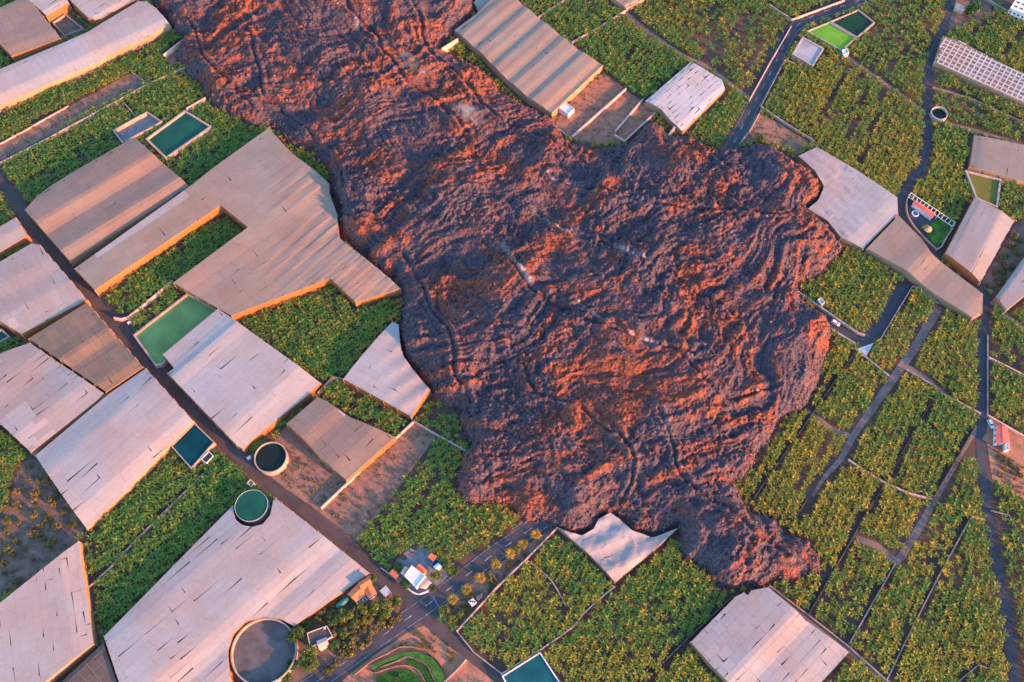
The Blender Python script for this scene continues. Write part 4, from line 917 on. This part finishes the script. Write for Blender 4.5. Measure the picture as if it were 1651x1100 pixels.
# ------------------------------------------------------------------ banana plantations
def banana_geo(seed, leaves=9):
    """returns verts (n,3), quads (m,4), tint: arching leaves folded along the midrib, round a stem"""
    r = random.Random(seed); V = []; F = []; T = []
    hst = r.uniform(1.5, 2.1)
    for z, q in ((0, .16), (hst, .1)):
        for i in range(4): a = i * math.pi / 2; V.append((q * math.cos(a), q * math.sin(a), z)); T.append(.55)
    for i in range(4): F.append([i, (i + 1) % 4, 4 + (i + 1) % 4, 4 + i])
    a0 = r.uniform(0, 6.28)
    for k in range(leaves):
        a = a0 + k * 2.4 + r.uniform(-.3, .3); L = r.uniform(1.7, 2.6); w_ = r.uniform(.22, .34); el = r.uniform(.1, 1.2); drop = r.uniform(.45, .9); tn = r.uniform(.0, .55) + (.45 if r.random() < .16 else 0)
        ca, sa = math.cos(a), math.sin(a); b = len(V); p = Vector((.08 * ca, .08 * sa, hst - .1)); e = el
        for i, wf in enumerate((.2, 1.0, .9, .12)):
            wd = w_ * wf; V += [(p.x - sa * wd, p.y + ca * wd, p.z - .25 * wd), (p.x, p.y, p.z + .02), (p.x + sa * wd, p.y - ca * wd, p.z - .25 * wd)]; T += [tn] * 3
            p = p + Vector((ca * math.cos(e), sa * math.cos(e), math.sin(e))) * L / 3; e -= drop * (1 + i * .3) * .75
        for i in range(3):
            q = b + 3 * i; F += [[q, q + 1, q + 4, q + 3], [q + 1, q + 2, q + 5, q + 4]]
    return np.array(V), np.array(F), np.array(T)
GEO = [banana_geo(100 + i, 7 + i % 3) for i in range(7)]
def rows(deg, along, across):
    A, B = np.meshgrid(np.arange(-420, 420, along), np.arange(-420, 420, across)); A = A + nrg.uniform(-.5, .5, A.shape) * along * .55 ; B = B + nrg.uniform(-.5, .5, A.shape) * across * .22
    c, s_ = math.cos(R(deg)), math.sin(R(deg)); return (A * c - B * s_).ravel(), (A * s_ + B * c).ravel()
lx, ly = rows(36, 1.5, 2.75); rx, ry = rows(60, 1.5, 2.75); q1 = to_px(lx, ly, 1.5)[0] < 780; q2 = to_px(rx, ry, 1.5)[0] >= 780
bx = np.concatenate([lx[q1], rx[q2]]); by = np.concatenate([ly[q1], ry[q2]])
px_x, px_y = to_px(bx, by, 1.5)
ok = (px_x > -25) & (px_x < 1676) & (px_y > -25) & (px_y < 1125)
bx, by, px_x, px_y = bx[ok], by[ok], px_x[ok], px_y[ok]
ok = np.ones(len(bx), bool)
for poly, cl in OBST:
    xs_ = [p[0] for p in poly]; ys_ = [p[1] for p in poly]
    near = (bx > min(xs_) - 3) & (bx < max(xs_) + 3) & (by > min(ys_) - 3) & (by < max(ys_) + 3)
    if not near.any(): continue
    sub = in_poly(bx[near], by[near], poly)
    if cl: sub |= seg_dist(bx[near], by[near], poly, True) < cl
    t = ok[near]; t[sub] = False; ok[near] = t
for line, cl, cr in LINES:
    d, sg = seg_dist(bx, by, line, signed=True)
    ok &= ~(((sg >= 0) & (d < cl)) | ((sg < 0) & (d < cr)))
# flat bare strips added in place of terrace steps, so sun lights plants alongside
STRIPES = [[(1364, 111), (1338, 165), (1314, 218)], [(1397, 143), (1380, 190), (1365, 228)], [(1427, 140), (1408, 200), (1386, 266)], [(1454, 30), (1425, 80)], [(1462, 80), (1418, 128)],
           [(1050, 55), (1010, 95), (985, 125)], [(960, 110), (925, 70)], [(1200, 30), (1160, 80), (1130, 100)], [(1240, 60), (1200, 110)], [(690, 730), (640, 800), (610, 850)], [(710, 760), (680, 810), (655, 840)],
           [(1560, 60), (1600, 30)], [(1610, 95), (1651, 50)], [(1340, 700), (1280, 790)], [(1330, 770), (1300, 830)], [(1250, 970), (1280, 930)], [(1180, 140), (1150, 190)]]
for st in STRIPES:
    q = [(p.x, p.y) for p in PP(st)]; ok &= ~(seg_dist(bx, by, q) < 1.0)
dens = fbm(bx / 22 + 3, by / 22 + 8, 3)
SPARSE = [([(1080, 0), (1275, 20), (1205, 155), (1140, 105)], .42), ([(1380, 0), (1520, 0), (1495, 100), (1400, 60)], .2), ([(760, 980), (900, 930), (930, 990), (800, 1080)], .15), ([(1590, 540), (1651, 560), (1651, 600), (1595, 575)], .5),
          ([(1595, 800), (1651, 800), (1651, 1100), (1640, 1100)], .25), ([(945, 985), (1100, 950), (1060, 1090), (900, 1100)], .12), ([(1420, 0), (1510, 0), (1480, 170), (1300, 80)], .15), ([(1440, 860), (1560, 840), (1500, 960)], .2),
          ([(668, 640), (760, 655), (760, 730), (700, 700)], .35), ([(1500, 110), (1651, 170), (1651, 260), (1500, 200)], .2)]
dropp = np.full(len(bx), .04) + np.clip(dens - .2, 0, 1) * .7
for poly, q in SPARSE: dropp[in_poly(px_x, px_y, poly)] += q
ok &= nrg.random(len(bx)) > dropp
bx, by, px_x, px_y = bx[ok], by[ok], px_x[ok], px_y[ok]
NB = len(bx)
size = nrg.uniform(.72, 1.15, NB) * (1 + .14 * fbm(bx / 14 + 7, by / 14, 2)); rot = nrg.uniform(0, 6.283, NB); var = nrg.integers(0, len(GEO), NB)
tint = np.clip(.02 + .42 * fbm(bx / 40 + 1, by / 40 + 2, 2) + .22 * np.clip((px_x - 600) / 600, -.5, 1.2) + nrg.normal(0, .1, NB) + np.where(nrg.random(NB) < .18, .4, -.12), 0, .85)
edge_d = seg_dist(bx, by, lava_poly, True); scorch = (edge_d < 3.2) & (nrg.random(NB) < .55); tint[scorch] = .9; size[scorch] *= .8
infr = (px_y < 1094) & (px_x > 4) & (px_x < 1647)
order = np.argsort(-np.where(infr, px_y, -1e9))[:300]
chosen = np.zeros(NB, bool); chosen[order] = True
Vs, Fs, Ts, cnt = [], [], [], 0
for gi, (gv, gf, gt) in enumerate(GEO):
    I = np.where((var == gi) & ~chosen)[0]
    if not len(I): continue
    c_, s_ = np.cos(rot[I]), np.sin(rot[I]); sz = size[I]
    x = (gv[None, :, 0] * c_[:, None] - gv[None, :, 1] * s_[:, None]) * sz[:, None] + bx[I][:, None]
    y = (gv[None, :, 0] * s_[:, None] + gv[None, :, 1] * c_[:, None]) * sz[:, None] + by[I][:, None]
    z = gv[None, :, 2] * sz[:, None] + np.zeros_like(x)
    Vs.append(np.stack([x, y, z], 2).reshape(-1, 3)); Fs.append((gf[None] + (np.arange(len(I)) * len(gv))[:, None, None]).reshape(-1, 4) + cnt)
    Ts.append(np.clip(gt[None] * .8 + tint[I][:, None], 0, 1).ravel()); cnt += len(I) * len(gv)
o = np_mesh('banana_plantation', np.concatenate(Vs), np.concatenate(Fs), M['banana'], {'tint': np.concatenate(Ts)})
tag(o, 'dense green and yellow banana plants filling the plots around the lava', 'banana plants', kind='stuff')
PROTO = []
for gi, (gv, gf, gt) in enumerate(GEO):
    me = bpy.data.meshes.new('banana_plant'); me.from_pydata([tuple(v) for v in gv], [], [list(map(int, f)) for f in gf])
    a = me.attributes.new('tint', 'FLOAT', 'POINT'); a.data.foreach_set('value', np.clip(gt * .8 + .35, 0, 1).astype(np.float32)); me.materials.append(M['banana']); PROTO.append(me)
for i in order:
    o = bpy.data.objects.new('banana_plant', PROTO[var[i]]); COL.objects.link(o)
    o.location = (bx[i], by[i], 0); o.rotation_euler.z = rot[i]; o.scale = (size[i],) * 3; q = px_x[i]
    lb = ('banana plant at the foot of the plot left of the terraced lawn' if q < 600 else 'banana plant at the bottom edge between terraced lawn and side lane' if q < 812 and px_y[i] > 1060 and q < 745 else
          'banana plant in the foot of the field between side lane and blue reservoir' if q < 880 else 'banana plant at the foot of the field right of the blue reservoir' if q < 1060 else
          'banana plant in the shaded corner left of the bottom right greenhouse' if q < 1200 else 'banana plant at the bottom edge right of the white and pink roof' if q < 1440 else
          'banana plant at the bottom edge left of the right hand lane' if q < 1630 else 'banana plant at the bottom right corner beyond the lane')
    tag(o, lb, 'banana plant', 'banana plants along the bottom edge')

# ------------------------------------------------------------------ trees, palms, shrubs
def leaf_cloud(seed, n, rad, zc, sz, clumps=9, flat=.75):
    r = random.Random(seed); V = []; F = []; cl = []
    for i in range(clumps):
        a = r.uniform(0, 6.28); q = rad * r.uniform(.25, .75); cl.append((q * math.cos(a), q * math.sin(a), zc + r.uniform(-.5, .6) * rad * flat, rad * r.uniform(.3, .5)))
    for k in range(n):
        cx, cy, cz, cr = r.choice(cl); d = Vector((r.gauss(0, 1), r.gauss(0, 1), r.gauss(0, 1))).normalized() * cr * r.uniform(.6, 1.05)
        p = Vector((cx, cy, cz)) + Vector((d.x, d.y, d.z * flat)); q = sz * r.uniform(.6, 1.3)
        nrm = (d.normalized() + Vector((r.uniform(-1, 1), r.uniform(-1, 1), r.uniform(-1, 1))) * .7).normalized(); t = nrm.orthogonal().normalized(); bt = nrm.cross(t)
        b = len(V); V += [p + t * q, p + bt * q * .55, p - t * q, p - bt * q * .55]; F.append([b, b + 1, b + 2, b + 3])
    return [tuple(v) for v in V], F
def limb_mesh(seed, h, rad):
    r = random.Random(seed); V = []; F = []
    def limb(p, q, r0, r1):
        b = len(V); ax = (q - p).normalized(); t = ax.orthogonal().normalized(); bt = ax.cross(t)
        for e, rr in ((p, r0), (q, r1)):
            for i in range(6): a = i * math.pi / 3; V.append(tuple(e + t * math.cos(a) * rr + bt * math.sin(a) * rr))
        F.extend([[b + i, b + (i + 1) % 6, b + 6 + (i + 1) % 6, b + 6 + i] for i in range(6)])
    top = Vector((0, 0, h * .55)); limb(Vector((0, 0, 0)), top, rad * .09, rad * .06)
    for k in range(5): a = k * 1.256 + r.uniform(-.3, .3); limb(top, top + Vector((math.cos(a) * rad * .6, math.sin(a) * rad * .6, h * .35)), rad * .05, rad * .015)
    return V, F
def pmesh(name, V, F, mat):
    me = bpy.data.meshes.new(name); me.from_pydata(V, [], F); me.materials.append(mat); return me
TREE = [(pmesh('crown', *leaf_cloud(40 + i, 1500, 2.0, 3.0, .25, 16), M['tree']), pmesh('trunk', *limb_mesh(60 + i, 4.2, 2.0), M['bark'])) for i in range(4)]
SHR = [(pmesh('crown', *leaf_cloud(80 + i, 420, 1.0, .75, .17, 9), M['shrub']), pmesh('trunk', *limb_mesh(90 + i, 1.2, 1.0), M['bark'])) for i in range(4)]
def palm_geo(seed):
    r = random.Random(seed); V = []; F = []
    for k in range(22):
        a = k * 2.4; el = r.uniform(-.1, 1.2); L = r.uniform(1.5, 2.0); ca, sa = math.cos(a), math.sin(a); p = Vector((0, 0, 3.4)); e = el; b = len(V)
        for i, wd in enumerate((.08, .26, .22, .04)):
            V += [(p.x - sa * wd, p.y + ca * wd, p.z - wd * .4), (p.x, p.y, p.z), (p.x + sa * wd, p.y - ca * wd, p.z - wd * .4)]
            p = p + Vector((ca * math.cos(e), sa * math.cos(e), math.sin(e))) * L / 3; e -= .55
        for i in range(3): q = b + 3 * i; F += [[q, q + 1, q + 4, q + 3], [q + 1, q + 2, q + 5, q + 4]]
    return V, F
def trunk_geo():
    V = []; F = []
    for k, (z, q) in enumerate(((0, .24), (1.2, .17), (2.4, .15), (3.4, .2))):
        for i in range(8): a = i * math.pi / 4; V.append((q * math.cos(a) + .05 * k, q * math.sin(a), z))
    for k in range(3): F += [[8 * k + i, 8 * k + (i + 1) % 8, 8 * k + 8 + (i + 1) % 8, 8 * k + 8 + i] for i in range(8)]
    return V, F
PALM = [(pmesh('crown', *palm_geo(3 + i), M['palm']), pmesh('trunk', *trunk_geo(), M['bark'])) for i in range(3)]
def plant(name, kinds, px, scale, label, cat, group, zt=0, zsc=1.0, z=0.0):
    c = P(px[0], px[1], zt); root = empty(name, (c.x, c.y, z), label, cat, group)
    root.rotation_euler.z = rng.uniform(0, 6.28); root.scale = (scale, scale, scale * zsc)
    for me, nm in zip(rng.choice(kinds), ('crown', 'trunk')):
        o = bpy.data.objects.new(nm, me); COL.objects.link(o); o.parent = root
    return root
for i, (x, y) in enumerate([(864, 861), (843, 878), (822, 893), (799, 910), (774, 931), (752, 950), (730, 966)]):
    plant('roadside_palm', PALM, (x, y), 1.6, ['roadside palm nearest to the lava front', 'second roadside palm from the lava front', 'third roadside palm from the lava front', 'middle palm of the seven along the main road', 'third roadside palm from the junction', 'second roadside palm from the junction', 'roadside palm nearest to the road junction'][i], 'palm tree', 'palms along the main road', 2.8, .5)
for (x, y, rp, lb) in [(500, 1062, 17, 'biggest round tree beside the main road below the pink house'), (477, 1024, 13, 'green tree between the big round tank and the pink house'), (470, 1072, 9, 'narrow tree along the big round tank, lower one'),
                       (538, 1040, 9, 'tree right of the pink flat roofed house'), (616, 981, 15, 'large tree in garden right of the carport'), (556, 992, 11, 'garden tree below the teal cistern'), (585, 981, 9, 'garden tree below the tiled house porch'),
                       (572, 1005, 9, 'garden tree in the middle of the walled garden'), (592, 998, 8, 'small garden tree left of the large garden tree'), (555, 1020, 9, 'garden tree above the road hedge'), (637, 970, 9, 'tree at the garden corner by the junction'),
                       (536, 1000, 9, 'garden tree left of the walled garden middle'), (600, 932, 7, 'small tree behind the orange tiled house'), (640, 914, 8, 'round yellow green tree left of the old house'), (703, 927, 8, 'round yellow tree beside the gravel yard'), (720, 910, 8, 'tree beside the gravel yard near the main road'),
                       (735, 922, 6, 'small bush tree at the layby'), (652, 942, 8, 'tree in front of the old house corner'), (698, 948, 6, 'small tree near the blue gantry'), (716, 982, 8, 'tree on verge under the first palm'), (728, 1000, 8, 'tree at the lower end of the roadside verge'),
                       (742, 990, 7, 'tree on verge beside the long orange wall'), (757, 958, 6, 'small tree between two roadside palms'), (788, 930, 6, 'small tree beside the red beams'), (832, 886, 7, 'green tree next to the third palm'), (1570, 10, 17, 'big yellow tree at the top right edge'),
                       (1560, 22, 7, 'small tree under the big yellow tree'), (494, 1006, 8, 'tree behind the pink house'), (1225, 222, 10, 'green bush tree on the verge at the upper lava lobe'), (1600, 356, 5, 'orange lit small tree right of the square greenhouse'), (1636, 380, 7, 'tree at upper end of the dark scrub'), (1616, 415, 6, 'small tree at the lower end of the dark scrub'),
                       (460, 1090, 8, 'lowest tree beside the big round tank'), (640, 1090, 5, 'small tree on the terraced lawn'), (526, 735, 8, 'tree on the bare plot under the ragged brown greenhouse')]:
    sc_ = rp / 4.2 / 1.65; plant('tree', TREE, (x, y), sc_, lb, 'tree', None, 2 * sc_, .62)
WEEDS = []
def spots(px, count, seed):
    r = random.Random(seed); xs_ = [p[0] for p in px]; ys_ = [p[1] for p in px]; out = []; t = 0
    while len(out) < count and t < count * 40:
        t += 1; x, y = r.uniform(min(xs_), max(xs_)), r.uniform(min(ys_), max(ys_))
        if in_poly(np.array([x]), np.array([y]), px)[0]: out.append((x, y))
    return out
def scatter(px, count, smin, smax, label, group, name='shrub', seed=1):
    r = random.Random(seed + 50)
    for x, y in spots(px, count, seed): plant(name, SHR, (x, y), r.uniform(smin, smax), label, 'shrub', group, 0, r.uniform(.7, 1.1))
def weeds(px, count, smin, smax, seed):
    r = random.Random(seed + 50)
    for x, y in spots(px, count, seed): WEEDS.append((P(x, y), r.uniform(smin, smax), r.uniform(0, 6.28)))
scatter([(0, 880), (18, 800), (30, 750), (60, 745), (130, 852), (120, 870), (0, 965)], 52, .8, 2.2, 'dry shrub on the scrub plot at the left edge', 'shrubs on the left scrub plot', seed=2)
scatter([(484, 1006), (560, 955), (575, 980), (640, 975), (632, 998), (548, 1060), (535, 1048), (538, 1010), (500, 1000)], 62, 1.0, 2.2, 'garden shrub in the walled garden between the two houses', 'garden shrubs', seed=3)
scatter([(520, 1078), (600, 1022), (640, 990), (646, 998), (600, 1034), (530, 1086)], 44, .9, 1.7, 'hedge shrub along the upper side of the main road', 'roadside hedge', seed=4)
scatter([(712, 985), (800, 926), (885, 864), (845, 900), (738, 1010)], 44, .5, 1.2, 'verge shrub between the main road and the long orange wall', 'shrubs on the roadside verge', seed=9)
scatter([(1590, 462), (1640, 370), (1651, 375), (1651, 400), (1607, 470)], 26, .8, 1.7, 'dark shrub on the scrub between two right hand greenhouses', 'shrubs between the right greenhouses', seed=11)
scatter([(690, 1010), (560, 1094), (590, 1078), (640, 1040), (690, 1045), (735, 1075), (727, 1040)], 30, .4, 1.0, 'orange dry shrub on the bank above the terraced lawn', 'shrubs above the terraced lawn', seed=12)
scatter([(905, 165), (972, 108), (976, 118), (915, 172)], 16, .9, 1.5, 'yellow shrub along the foot of the cream greenhouse', 'shrubs along the cream greenhouse', seed=15)
scatter([(1600, 720), (1651, 755), (1651, 800), (1605, 770)], 20, .6, 1.4, 'dry shrub in the red dirt yard', 'shrubs in the red dirt yard', seed=10)
weeds([(425, 765), (450, 720), (494, 720), (550, 780), (517, 815)], 90, .3, 1.0, 5); weeds([(560, 780), (667, 685), (700, 700), (640, 785), (576, 868), (530, 825)], 90, .3, 1.2, 6)
weeds([(905, 180), (972, 118), (1050, 180), (1000, 222), (925, 218)], 70, .3, .9, 7); weeds([(0, 235), (205, 124), (230, 136), (0, 262)], 90, .3, 1.1, 8); weeds([(0, 880), (18, 800), (30, 750), (60, 745), (130, 852), (120, 870), (0, 965)], 150, .3, .8, 21)
weeds([(1195, 232), (1222, 190), (1296, 230), (1260, 232)], 30, .4, 1.1, 13); weeds([(648, 892), (665, 882), (690, 890), (640, 905)], 14, .4, .9, 14); weeds([(1492, 372), (1514, 355), (1530, 366), (1518, 388)], 20, .3, .8, 16); weeds([(1600, 720), (1651, 755), (1651, 800), (1605, 770)], 60, .3, .8, 17)
V = []; F = []
for c, s_, an in WEEDS:
    r = random.Random(int(c.x * 97 + c.y * 31)); wv, wf = leaf_cloud(r.randint(0, 99), 46, s_, .45 * s_, .2 * s_ + .05, 5); b = len(V); V += [(x + c.x, y + c.y, max(z, 0.02)) for x, y, z in wv]; F += [[q + b for q in f] for f in wf]
tag(mesh_obj('weeds', V, F, pm('weed_leaf', (.22, .19, .05), (.12, .1, .05), .08, .8)), 'dry yellow green weeds dotted over the bare plots', 'weeds', kind='stuff')
# lawn grass
r = random.Random(5); V = []; F = []
for q in LAWN:
    poly = [(p.x, p.y) for p in q]; x0, x1 = min(p[0] for p in poly), max(p[0] for p in poly); y0, y1 = min(p[1] for p in poly), max(p[1] for p in poly)
    for k in range(5000):
        x, y = r.uniform(x0, x1), r.uniform(y0, y1)
        if in_poly(np.array([x]), np.array([y]), poly)[0]:
            a = r.uniform(0, 6.28); b = len(V); z = q[0].z; V += [(x - .06 * math.cos(a), y - .06 * math.sin(a), z), (x + .06 * math.cos(a), y + .06 * math.sin(a), z), (x + r.uniform(-.1, .1), y + r.uniform(-.1, .1), z + r.uniform(.15, .4))]; F.append([b, b + 1, b + 2])
tag(mesh_obj('grass', V, F, leaf_mat('grass_blade', (.05, .18, .02), (.09, .22, .03), .2)), 'bright green grass growing on the terraced lawn', 'grass', kind='stuff')

# ------------------------------------------------------------------ boulders, clinker and steam on the lava
rock_mat = pm('boulder_rock', (.26, .16, .13), (.14, .11, .11), 1.2, .9, .5, 3, rnd=.3)
clink_mat = pm('pale_clinker', (.3, .2, .18), (.07, .055, .06), .9, .9, lo=.25, hi=.55)
def rock_mesh(seed, sub):
    bm = bmesh.new(); bmesh.ops.create_icosphere(bm, subdivisions=sub, radius=1.0); r = random.Random(seed)
    ax = [(Vector((r.gauss(0, 1), r.gauss(0, 1), r.gauss(0, 1))).normalized(), r.uniform(.55, .9)) for _ in range(9)]
    for v in bm.verts:
        for a_, d_ in ax:
            q = v.co.dot(a_)
            if q > d_: v.co -= a_ * (q - d_)
        v.co.z *= .8
    me = bpy.data.meshes.new('lava_boulder'); bm.to_mesh(me); bm.free(); me.materials.append(rock_mat); return me
ROCK = [rock_mesh(i, 3) for i in range(4)]
def place_rock(x, y, s_, label, group):
    o = bpy.data.objects.new('lava_boulder', rng.choice(ROCK)); COL.objects.link(o); o.location = (x, y, lava_h(x, y) + s_ * .35)
    o.rotation_euler = (rng.uniform(0, .5), rng.uniform(0, .5), rng.uniform(0, 6.28)); o.scale = (s_, s_ * rng.uniform(.7, 1), s_ * rng.uniform(.7, 1)); tag(o, label, 'boulder', group)
p = P(1211, 631, 8); place_rock(p.x, p.y, .95, 'smaller of two pale boulders side by side near the right lava front', None)
p = P(1220, 631, 8); place_rock(p.x, p.y, 1.2, 'larger of two pale boulders side by side near the right lava front', None)
k = 0
while k < 110:
    x, y = rng.uniform(xs[0], xs[-1]), rng.uniform(ys[0], ys[-1]); i, j = int((y - ys[0]) / STEP), int((x - xs[0]) / STEP)
    if i < len(ys) and j < len(xs) and D[i, j] > 5:
        q = to_px(x, y, 7)
        if 0 < q[0] < 1651 and 0 < q[1] < 1100: place_rock(x, y, rng.uniform(.4, .85), 'rusty boulder half sunk in the lava crust', 'boulders strewn on the lava'); k += 1
# countless small clinker
ico_v = np.array([(1, 0, 0), (-1, 0, 0), (0, 1, 0), (0, -1, 0), (0, 0, 1), (0, 0, -1)], float); ico_f = np.array([(0, 2, 4), (2, 1, 4), (1, 3, 4), (3, 0, 4), (2, 0, 5), (1, 2, 5), (3, 1, 5), (0, 3, 5)])
Icell = np.argwhere(D > 2.0); Ecell = np.argwhere((D > -.9) & (D < 3)); sel = np.concatenate([Icell[nrg.integers(0, len(Icell), 42000)], Ecell[nrg.integers(0, len(Ecell), 7000)]]); N = len(sel)
cx_, cy_ = xs[sel[:, 1]] + nrg.uniform(-.2, .2, N), ys[sel[:, 0]] + nrg.uniform(-.2, .2, N); cz_ = np.maximum(Hl[sel[:, 0], sel[:, 1]], 0) + .1; ss = .12 + .34 * nrg.random(N) ** 2.2; ss[42000:] *= 1.7
jit = nrg.uniform(.6, 1.3, (N, 6, 1)) * ico_v[None] * ss[:, None, None]; ang = nrg.uniform(0, 6.28, N); c_, s_ = np.cos(ang)[:, None], np.sin(ang)[:, None]
VX = jit[:, :, 0] * c_ - jit[:, :, 1] * s_ + cx_[:, None]; VY = jit[:, :, 0] * s_ + jit[:, :, 1] * c_ + cy_[:, None]; VZ = jit[:, :, 2] + cz_[:, None]
o = np_mesh('lava_clinker', np.stack([VX, VY, VZ], 2).reshape(-1, 3), (ico_f[None] + (np.arange(N) * 6)[:, None, None]).reshape(-1, 3), clink_mat)
tag(o, 'small pale clinker stones scattered all over the lava', 'clinker', kind='stuff')
# steam
m = bpy.data.materials.new('steam'); m.use_nodes = True; nd = m.node_tree.nodes; lk = m.node_tree.links; nd.remove(nd['Principled BSDF'])
pv = nd.new('ShaderNodeVolumePrincipled'); pv.inputs['Color'].default_value = (.95, .93, .95, 1)
tc = nd.new('ShaderNodeTexCoord'); ln_ = nd.new('ShaderNodeVectorMath'); ln_.operation = 'LENGTH'; lk.new(tc.outputs['Object'], ln_.inputs[0])
fall = nd.new('ShaderNodeMapRange'); fall.inputs[1].default_value = 0; fall.inputs[2].default_value = 1; fall.inputs[3].default_value = 1; fall.inputs[4].default_value = 0; lk.new(ln_.outputs['Value'], fall.inputs[0])
no = noise_out(nd, lk, .22, 4); m1 = nd.new('ShaderNodeMapRange'); m1.inputs[1].default_value = .38; m1.inputs[2].default_value = .72; lk.new(no, m1.inputs[0])
mu = nd.new('ShaderNodeMath'); mu.operation = 'MULTIPLY'; lk.new(fall.outputs[0], mu.inputs[0]); lk.new(m1.outputs[0], mu.inputs[1])
mu2 = nd.new('ShaderNodeMath'); mu2.operation = 'MULTIPLY'; mu2.inputs[1].default_value = .26; lk.new(mu.outputs[0], mu2.inputs[0]); lk.new(mu2.outputs[0], pv.inputs['Density'])
lk.new(pv.outputs[0], nd['Material Output'].inputs['Volume'])
for (x, y, sx, sy, sz, an, lb) in [(748, 322, 6, 5, 4, 0, 'faint white steam puff in the middle of the upper lava'), (824, 425, 3, 7.5, 4, .25, 'white steam wisp rising from the pale crack at the lava centre'), (662, 105, 7, 3.5, 4, -.9, 'pale steam over the upper lava near cream greenhouse'),
                                   (756, 185, 8, 3.5, 4, -.8, 'thin steam trailing along the lava above the centre'), (1062, 680, 3, 6, 3, .5, 'thin bluish steam above the lower lava lobes')]:
    c = P(x, y, 11); bm = bmesh.new(); bmesh.ops.create_icosphere(bm, subdivisions=3, radius=1.0); me = bpy.data.meshes.new('steam_plume'); bm.to_mesh(me); bm.free(); me.materials.append(m)
    o = bpy.data.objects.new('steam_plume', me); COL.objects.link(o); o.location = (c.x, c.y, 11); o.scale = (sx * 1.7, sy * 1.7, sz); o.rotation_euler.z = an; tag(o, lb, 'steam', kind='stuff')
print('bananas', NB, 'objects', len(bpy.data.objects))
